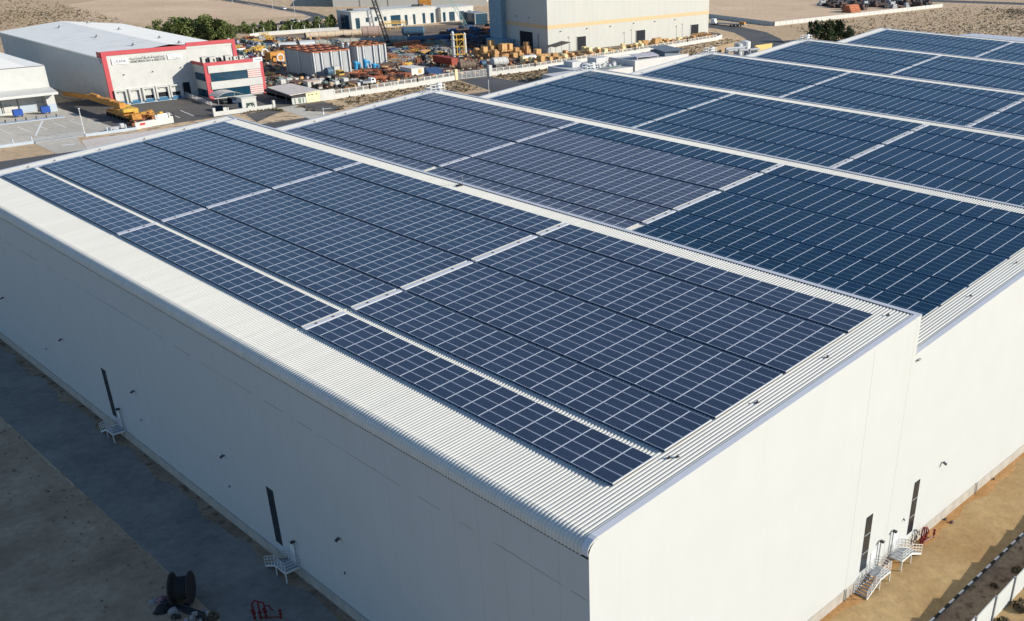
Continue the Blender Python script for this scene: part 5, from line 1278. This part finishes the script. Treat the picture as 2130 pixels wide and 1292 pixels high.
P2 = [crate_proto(2.2, 1.8, 1.8, WOOD2, 'wooden_crate', L2, G2, 'crate'), crate_proto(3.0, 2.0, 2.4, WOOD, 'wooden_crate', L2, G2, 'crate'), crate_proto(1.5, 1.3, 1.2, WOOD2, 'wooden_crate', L2, G2, 'crate')]
scatter(55, [(253, 330), (262, 345), (272, 352), (281, 340), (284, 328), (272, 322), (260, 324)], P2, 2, stack=.35, mind=1.9)
L3 = 'rust-orange heap of steel sections on the ground before the blue pumps'; G3 = 'rusty steel before the pumps'
P3 = [crate_proto(4.2, 2, 1, RUST2, 'steel_heap', L3, G3, 'beams'), crate_proto(3.4, 2, 1, RUST, 'steel_heap', L3, G3, 'pipes'), crate_proto(3.0, 2, 1.2, BROWNSTEEL, 'steel_heap', L3, G3, 'beams'), crate_proto(2.6, 1.8, 1.2, RUST2, 'steel_heap', L3, G3, 'frame')]
scatter(40, [(184, 306), (202, 309), (202.5, 326), (199, 331), (190, 329), (183, 324)], P3, 3, .7, 1.15, mind=2.2)
L4 = 'dark machine or steel part standing in the crowded middle of the works yard'; G4 = 'machine parts in the works yard'
P4 = [crate_proto(4.5, 2.2, 2.2, DULLGREEN, 'machine_part', L4, G4, 'machine'), crate_proto(5, 2.2, 1.4, BROWNSTEEL, 'machine_part', L4, G4, 'pipes'), crate_proto(4, 2.4, 2.2, GREYSTEEL, 'machine_part', L4, G4, 'frame'), crate_proto(3.5, 2, 1.8, TARP, 'machine_part', L4, G4, 'machine'), crate_proto(4, 2, 1.2, WOOD, 'machine_part', L4, G4, 'beams'), crate_proto(3.2, 2.4, 2.4, RUST, 'machine_part', L4, G4, 'frame'), crate_proto(4, 2, 1.6, YELLOW, 'machine_part', L4, G4, 'beams'), crate_proto(4.4, 2.2, 2.0, DARKSTEEL, 'machine_part', L4, G4, 'machine')]
scatter(150, [(213, 330), (222, 336), (246, 350), (258, 356), (270, 372), (276, 392), (262, 382), (240, 378), (226, 372), (214, 350)], P4, 4, .65, 1.2, mind=2.0)
L5 = 'steel or pipe part lying in the left half of the works yard behind the office'; G5 = 'steel parts in the left works yard'
P5 = [crate_proto(6, 2.4, 1.6, BLUETANK, 'steel_part', L5, G5, 'pipes'), crate_proto(5, 2.4, 2, GALV, 'steel_part', L5, G5, 'pipes'), crate_proto(4, 2.2, 2.0, YELLOW, 'steel_part', L5, G5, 'frame'), crate_proto(4, 2.2, 1.8, DULLGREEN, 'steel_part', L5, G5, 'machine'), crate_proto(5, 2, 1.2, RUST, 'steel_part', L5, G5, 'beams'), crate_proto(5, 2.4, 2.4, GREYSTEEL, 'steel_part', L5, G5, 'machine')]
scatter(95, [(150, 375), (176, 392), (200, 420), (226, 450), (222, 464), (196, 455), (165, 430), (148, 400)], P5, 5, .7, 1.3, mind=2.6)
L6 = 'small dark scrap piece between the office car park and the grey modules'; G6 = 'scrap between office and modules'
P6 = [crate_proto(2.2, 1.6, 1.4, DARKSTEEL, 'scrap_piece', L6, G6, 'machine'), crate_proto(2.6, 1.6, 1.0, BROWNSTEEL, 'scrap_piece', L6, G6, 'beams'), crate_proto(2, 1.6, 1.6, OFFWHITE, 'scrap_piece', L6, G6, 'crate'), crate_proto(2.4, 1.6, 1.4, DULLGREEN, 'scrap_piece', L6, G6, 'machine')]
scatter(55, [(146, 312), (172, 300), (180, 306), (172, 322), (164, 335), (152, 344), (146, 334)], P6, 6, .7, 1.2, mind=1.8)
L7 = 'dark bulky machine part in the shade left of the tall hall'; G7 = 'parts in the shade of the tall hall'
P7 = [crate_proto(7, 3, 3, TARP, 'shaded_part', L7, G7, 'machine'), crate_proto(6, 3, 2.4, BROWNSTEEL, 'shaded_part', L7, G7, 'beams'), crate_proto(5, 3, 3, DARKSTEEL, 'shaded_part', L7, G7, 'frame'), crate_proto(6, 2.6, 2, RUST, 'shaded_part', L7, G7, 'pipes')]
scatter(60, [(272, 355), (282, 362), (300, 380), (325, 405), (335, 425), (318, 430), (292, 410), (280, 392)], P7, 7, .8, 1.3, mind=3.0)
L8 = 'yellowish or dark machinery piece near the right-hand end of the tall hall'; G8 = 'machinery at the right end of the tall hall'
P8 = [crate_proto(3, 2, 2, YELLOW, 'yard_machine', L8, G8, 'machine'), crate_proto(4, 2, 1.6, DARKSTEEL, 'yard_machine', L8, G8, 'frame'), crate_proto(3, 2, 1.8, WOOD, 'yard_machine', L8, G8, 'frame'), crate_proto(3.4, 2, 1.4, RUST, 'yard_machine', L8, G8, 'beams')]
scatter(26, [(385, 308), (396, 312), (400, 320), (408, 335), (414, 345), (405, 340), (398, 322), (385, 319)], P8, 8, .8, 1.2, mind=2.2)
mb = MB(); lr = random.Random(51)
YP = [(146, 300), (170, 292), (208, 298), (226, 297), (262, 296), (318, 303), (384, 309), (384, 317), (300, 313), (276, 322), (280, 350), (276, 395), (262, 425), (240, 440), (224, 462), (196, 452), (150, 380)]
n = 0
while n < 5200:
    u, v = lr.uniform(146, 385), lr.uniform(292, 460)
    if not inpoly((u, v), YP): continue
    n += 1; s = lr.choice((.3, .45, .7, 1.0)) * lr.uniform(.7, 1.3)
    mb.obox((u, v, 0), (s * lr.uniform(.6, 2.6), s * lr.uniform(.5, 1.2), s * lr.uniform(.3, 1.1)), lr.uniform(0, 3.14), lr.choice((0, 0, 1, 1, 2, 3, 4, 5)), lr.uniform(-.15, .15))
tag(mb.build('yard_litter', [BROWNSTEEL, RUST, WOOD, CONC, DARKSTEEL, BEIGEPIPE]), 'brown, rusty and beige scrap littering the ground of the works yard', 'scrap', None, 'stuff')
t = thing('tarp_cover', 'blue tarpaulin stretched low between pale cabin and red container', 'tarpaulin', (213, 309, 0))
MB().mesh([(209.6, 306.5, .15), (219.5, 307.5, .15), (217, 313, 2.0), (210.5, 312, 2.1), (210, 317, .2), (219, 317, .2)], [(0, 1, 2, 3), (3, 2, 5, 4), (0, 3, 4), (1, 5, 2)]).build('cloth', TARP, t)
tag(MB().mesh([(144, 352, .1), (150, 352, .1), (150, 380, .1), (144, 380, .1), (147, 352, 4.2), (147, 380, 4.2)], [(0, 1, 4), (0, 4, 5, 3), (1, 2, 5, 4), (2, 3, 5)]).build('green_tent', GREENSHEET, None, (147, 366, 0)), 'green tarpaulin tent just right of the red-trimmed warehouse', 'tent')
for (u, v, l) in ((186.6, 396, 'white ring standing in the left yard above the orange container'), (183.4, 377, 'half-sunk pale ring behind the two-tone orange container')):
    mb = MB()
    for i in range(18):
        a0, a1 = 6.2832 * i / 18, 6.2832 * (i + 1) / 18; mb.tube((u + 1.5 * math.cos(a0), v, 2 + 1.5 * math.sin(a0)), (u + 1.5 * math.cos(a1), v, 2 + 1.5 * math.sin(a1)), .38, 6)
    tag(mb.build('steel_ring', WHITE_PAINT, None, (u, v, 0)), l, 'ring')
t = thing('telehandler_boom', 'orange raised boom of a machine behind the red-trimmed roof', 'crane', (150, 433, 0))
MB().bar((153, 430, 1.5), (140, 436, 11.5), 1.2, 1.2).build('boom', RUST2, t); MB().box(150, 427.5, .6, 157, 431, 2.6).build('body', ORANGE, t)
for x in (151, 156):
    for y in (427.4, 431.1): MB().tube((x, y - .25, .7), (x, y + .25, .7), .7, 10).build('wheel', RUBBER, t)

# ================================================================== GREY FLAT-ROOFED BUILDINGS BEHIND THE SOLAR ROOF
g1 = thing('grey_flat_building', 'pale grey flat-roofed building behind the third solar bay', 'building', (268, 246, 0))
MB().box(257.9, 239.6, 0, 290, 254, 7.6).build('wall', GREYWALL, g1)
MB().box(257.9, 239.6, 7.6, 290, 240.1, 8.0).box(257.9, 240.1, 7.6, 258.4, 254, 8.0).box(258.4, 253.5, 7.6, 290, 254, 8.0).build('parapet', GREYWALL, g1)
MB().mesh([(262, 242.5, 8.7), (274, 241.5, 8.7), (275, 246, 9.3), (263, 247.5, 9.3), (262, 242.5, 8.5), (274, 241.5, 8.5), (275, 246, 9.1), (263, 247.5, 9.1)], [(0, 1, 2, 3), (7, 6, 5, 4), (4, 5, 1, 0), (5, 6, 2, 1), (6, 7, 3, 2), (7, 4, 0, 3)]).box(262.5, 242.8, 7.6, 262.8, 243.1, 8.6).box(273.4, 242, 7.6, 273.7, 242.3, 8.6).build('roof_canopy', mat('lilac grey sheet', (.45, .43, .47), .6), g1)
MB().box(278, 242, 7.6, 287, 250, 9.6).mesh([(277, 241, 9.6), (288, 239.5, 9.6), (288, 251, 10.6), (277, 251, 10.6)], [(0, 1, 2, 3)]).build('plant_room', mat('slate grey sheet', (.13, .16, .20), .7), g1)
g2 = thing('grey_plant_building', 'lower grey building with pipes and machinery on its roof', 'building', (245, 250, 0))
MB().box(233.4, 240.2, 0, 257.5, 263, 5.8).box(225, 229.5, 0, 241.4, 240, 6.0).box(219, 242, 0, 233, 250.2, 5.6).build('wall', GREYWALL, g2)
for b_ in ((246, 249, 5.8, 251, 254, 9.0), (252.5, 252, 5.8, 255.5, 255, 8.6), (238, 254, 5.8, 243, 259, 7.8)): MB().box(*b_).build('plant_room', GREYWALL, g2)
for (x, y) in ((240.5, 245), (244.3, 246), (247.5, 243.5), (251.2, 245), (254, 247.3), (243, 250.3)):
    MB().lathe((x, y, 5.8), (0, 0, 1), [(0, .9), (1.1, .9), (1.2, .6), (1.6, .6), (1.7, .2)], 12).build('roof_fan', GALV, g2)
MB().path([(238, 243, 6.3), (246, 242, 6.3), (254, 243.5, 6.3)], .3).path([(239, 248.5, 6.4), (248, 248, 6.4), (253, 250.5, 7)], .35).path([(242, 242, 6.3), (243, 252, 6.3)], .28).build('duct', DULLGREEN, g2)
tk = thing('tank_enclosure', 'small brown-walled yard with tanks and pumps behind the fourth solar bay', 'plant yard', (342, 255, 0))
mb = MB()
for a, b in zip([(331, 262), (327, 252), (325.5, 243), (325, 236)], [(327, 252), (325.5, 243), (325, 236), (368, 236)]): mb.bar((a[0], a[1], 2), (b[0], b[1], 2), .4, 4)
mb.bar((331, 262, 2), (340, 267, 2), .4, 4).bar((340, 267, 2), (366, 274, 2), .4, 4)
mb.build('wall', mat('shade toned render', (.30, .22, .13), .85), tk)  # the wall's shaded look is put into this brown
MB().box(356, 255, 0, 369, 255.6, 4.6).build('yellow_wall', mat('yellow render', (.66, .45, .16), .8), tk)
for (x, y, r_, h_) in ((353.5, 259, 2.3, 6.8), (348.6, 259.5, 2.0, 6.2)): MB().lathe((x, y, 0), (0, 0, 1), [(0, r_), (h_ - .6, r_), (h_, .3)], 18).build('tank', WHITE_PAINT if x > 350 else GALV, tk)
for (x, y) in ((334, 255), (337, 250), (341, 247), (345, 252), (349, 249), (338.5, 258)): MB().lathe((x, y, 0), (0, 0, 1), [(0, 1), (3.2, 1), (3.6, .5), (5, .5), (5.1, .2)], 10).build('filter', GREYSTEEL, tk)
MB().path([(333, 253, 4.2), (350, 248, 4.2)], .5).path([(336, 257, 4.4), (347, 254, 4.4)], .7).build('pipe', GALV, tk)

# ================================================================== RIGHT AND FAR FIELDS
pw = thing('plot_wall', 'long white wall round the empty sand plot, top right', 'wall', (520, 327, 0))
for a, b in (((469.7, 327.5), (668.5, 324.3)), ((469.7, 327.5), (481, 415))):
    d = Vector((b[0] - a[0], b[1] - a[1], 0)); n = int(d.length / 6); mb = MB().bar((a[0], a[1], 1.15), (b[0], b[1], 1.15), .3, 2.3)
    for i in range(n + 1): x, y = a[0] + d.x * i / n, a[1] + d.y * i / n; mb.box(x - .22, y - .22, 0, x + .22, y + .22, 2.4)
    mb.build('panel', OFFWHITE, pw)
tr = thing('flatbed_truck', 'white-cab flatbed truck parked by the plot wall', 'truck', (449, 344, 0))
MB().mesh([(p[0], p[1], p[2]) for p in ()], []).bar((448.0, 352.5, 1.2), (452, 335, 1.2), 2.5, .5).build('flatbed', GREYSTEEL, tr)
cb = MB().obox((447.4, 355.2, .7), (2.5, 2.4, 2.6), rad(13)).obox((447.7, 354, .7), (2.4, 1.0, 1.2), rad(13)).build('cab', SIGNWHITE, tr)
MB().obox((447.12, 356.35, 2.0), (2.2, .12, 1.0), rad(13)).build('windscreen', BLACKGLASS, cb)
for q in (.02, .12, .62, .74, .86):
    for s_ in (-1, 1):
        x, y = 447.4 + 4.4 * q + s_ * 1.15, 355.6 - 19.5 * q; MB().tube((x - .15, y, .5), (x + .15, y, .5), .5, 10).build('wheel', RUBBER, tr)
MB().obox((451.6, 337, 1.45), (2.2, 3.2, 1.2), rad(13)).build('orange_load', ORANGE, tr)
ob_ = thing('pipe_stack', 'orange stack of long pipes inside the walled plot, top right', 'pipe stack', (581, 346, 0))
mb = MB()
for r_ in range(4):
    for c_ in range(6 - r_): mb.tube((576, 343.6 + (c_ + r_ / 2) * 1.3 - 1, .7 + r_ * 1.1), (588, 343.6 + (c_ + r_ / 2) * 1.3 - 1, .7 + r_ * 1.1), .64, 10)
mb.build('pipe', RUST2, ob_); MB().box(577, 342, 0, 577.5, 351, .15).box(586, 342, 0, 586.5, 351, .15).build('bearer', WOODDARK, ob_)
L9 = 'dark machinery piece in the distant storage yard, top right edge'; G9 = 'machinery in the distant storage yard'
P9 = [crate_proto(7, 3, 3, DARKSTEEL, 'stored_machine', L9, G9, 'frame'), crate_proto(6, 3, 2.6, BROWNSTEEL, 'stored_machine', L9, G9, 'beams'), crate_proto(6, 3, 3, GREYSTEEL, 'stored_machine', L9, G9, 'machine'), crate_proto(5, 3, 3, BROWNSTEEL, 'stored_machine', L9, G9, 'machine')]
scatter(90, [(588, 352), (620, 345), (660, 331), (690, 345), (700, 390), (650, 400), (612, 395)], P9, 9, .9, 1.5, mind=4.0)
# trees
RG = 'dense trees behind the red-trimmed warehouse'
RL = 'dense olive-green tree in the close row behind the red-trimmed roof'
rt2 = random.Random(31)
rowpts = []
for i in range(34):
    q = i / 33.0; x = 162 + 42 * q + rt2.uniform(-1, 1); top = 8.2 + 3.4 * math.sin(min(1, q * 2.2) * 1.57) if q < .5 else 11.6 - 6.0 * max(0, q - .72) / .28 * .55
    rowpts.append((x, 452 + 9 * (i % 2) + rt2.uniform(-2, 2) + 4 * q, top / 9.0))
for i, (x, y, s) in enumerate(rowpts): tree(('row', i % 3), (x, y), s * rt2.uniform(.88, 1.08), rt2.uniform(0, 6), RL, RG, sz=1.0)
SG = 'small trees along the back of the works yard'
SLb = 'small scrubby green tree along the back fence of the works yard'
for i in range(70):
    q = i / 69; x = 222 + 42 * q + rt2.uniform(-3, 3); y = 482 - 8 * q + rt2.uniform(-6, 22 * (1 - .4 * q))
    tree(('small', i % 3), (x, y), rt2.uniform(.7, 1.3), rt2.uniform(0, 6), SLb, SG, 'small_tree')
for i, (x, y) in enumerate(((262, 478), (265.5, 474), (269, 477), (272, 481))):
    tree(('small', 0), (x, y), 1.75, i * 1.7, 'taller dark green tree at the left corner of the white offices', 'trees at the corner of the white offices', 'small_tree')
for i, (x, y, s, l) in enumerate(((421.5, 266, 1.12, 'left one of the dark bushy trees beside the fifth solar bay'), (427.2, 262, 1.15, 'middle one of the dark bushy trees beside the fifth solar bay'), (434.0, 261, 1.1, 'right one of the dark bushy trees beside the fifth solar bay'), (440.5, 258, .78, 'smaller paler tree at the right end of the dark bushy trees'))):
    tree(('dark', i % 2), (x, y), s, i * 2.1, l, 'dark trees beside the solar roof')
# back fence of the works yard
bk = thing('back_fence', 'cream fence with white posts along the back of the works yard', 'fence', (236, 468, 0))
P_ = [(216, 466), (224, 470), (251, 468.5), (266, 465)]
for a, b in zip(P_, P_[1:]):
    MB().bar((a[0], a[1], .9), (b[0], b[1], .9), .25, 1.8).build('panel', OFFWHITE, bk)
for x, y in ((219, 467.5), (226, 470), (233.5, 469.6), (241, 469.2), (248, 468.7), (256, 467.3)): MB().tube((x, y, 0), (x, y, 3.8), .17).build('post', WHITE_PAINT, bk)
car('white van driving on the bending street, upper left', (268.5, 514.5), rad(12), CARWHITE, 'van', True)
car('dark car behind the white van on the bending street', (261.5, 513.8), rad(8), CARDARK)
car('white car driving on the street at the top, near the cream shed', (303.6, 590), rad(85), CARWHITE)
for i, (x, y) in enumerate(((297.5, 592), (300, 650), (286, 545))):
    t = thing('street_lamp', 'thin grey street lamp along the bending street, ' + ('middle of the three', 'farthest of the three', 'nearest of the three, at the bend')[i], 'street lamp', (x, y, 0), 'street lamps on the bending street')
    MB().tube((x, y, 0), (x, y, 9), .14, 7, .08).build('pole', GALV, t); MB().bar((x, y, 9), (x + 1.8, y, 9.3), .16).build('arm', GALV, t)
for i, (u, v, l) in enumerate(((196.5, 254, 'slim white street post seen beyond the second solar ridge'), (134.5, 262, 'white and red street post before the dark gravel bed'))):
    tag(MB().tube((u, v, 0), (u, v, 5.5 if i == 0 else 2.2), .1).box(u - .15, v - .15, 0, u + .15, v + .15, .9).build('street_post', WHITE_PAINT, None, (u, v, 0)), l, 'post')
# scrub
def scrub(name, label, polys, n, seed, smin, smax, m=LEAFDRY, clump=6):
    r = random.Random(seed); mb = MB()
    for poly, w in polys:
        xs = [p[0] for p in poly]; ys = [p[1] for p in poly]; k = 0; tries = 0
        centres = [(r.uniform(min(xs), max(xs)), r.uniform(min(ys), max(ys)), r.uniform(8, 40)) for _ in range(14)]
        while k < n * w and tries < n * w * 8:
            tries += 1
            if r.random() < .6: c = r.choice(centres); p = (r.gauss(c[0], c[2]), r.gauss(c[1], c[2]))
            else: p = (r.uniform(min(xs), max(xs)), r.uniform(min(ys), max(ys)))
            if not inpoly(p, poly): continue
            k += 1; s = r.uniform(smin, smax) * (1.6 if r.random() < .12 else 1); tn = r.random()
            for _ in range(clump):
                a = r.uniform(0, 6.28); q = s * r.random() * .7; x, y = p[0] + q * math.cos(a), p[1] + q * math.sin(a); h = s * r.uniform(.35, .75); wd = s * r.uniform(.3, .6)
                mb.face([(x - wd * math.sin(a), y + wd * math.cos(a), .02), (x + wd * math.sin(a), y - wd * math.cos(a), .02), (x + wd * .3 * math.cos(a) + .15, y + wd * .3 * math.sin(a), h)], min(1, tn * .8 + r.random() * .3))
    return tag(mb.build(name, m), label, 'scrub', None, 'stuff')
scrub('desert_scrub', 'low dry scrub dotted over the open desert behind the buildings', [([(40, 425), (190, 425), (190, 540), (205, 600), (215, 720), (150, 900), (-60, 800)], .46), ([(450, 60), (1000, 60), (730, 285), (690, 318), (470, 322), (452, 300)], .42), ([(485, 440), (600, 580), (560, 760), (470, 620)], .12)], 30000, 3, .4, .95, clump=3)
scrub('verge_scrub', 'dense brown scrub on the sand strips along the compound wall', [([(152, 284), (166, 285), (190, 287), (209, 290), (203, 266), (150, 266)], .3), ([(225, 289), (256, 288), (256, 266), (226, 262)], .3), ([(290, 293), (330, 298), (362, 301), (388, 304), (398, 306), (396, 292), (360, 275), (300, 264)], .4)], 2600, 4, .35, .75, clump=5)
scrub('roadside_scrub', 'small dark weeds on the brown soil verge between kerb and wall', [([(30, -12.2), (75, -12.2), (75, -8.3), (30, -8.3)], 1)], 90, 6, .08, .22, clump=4)
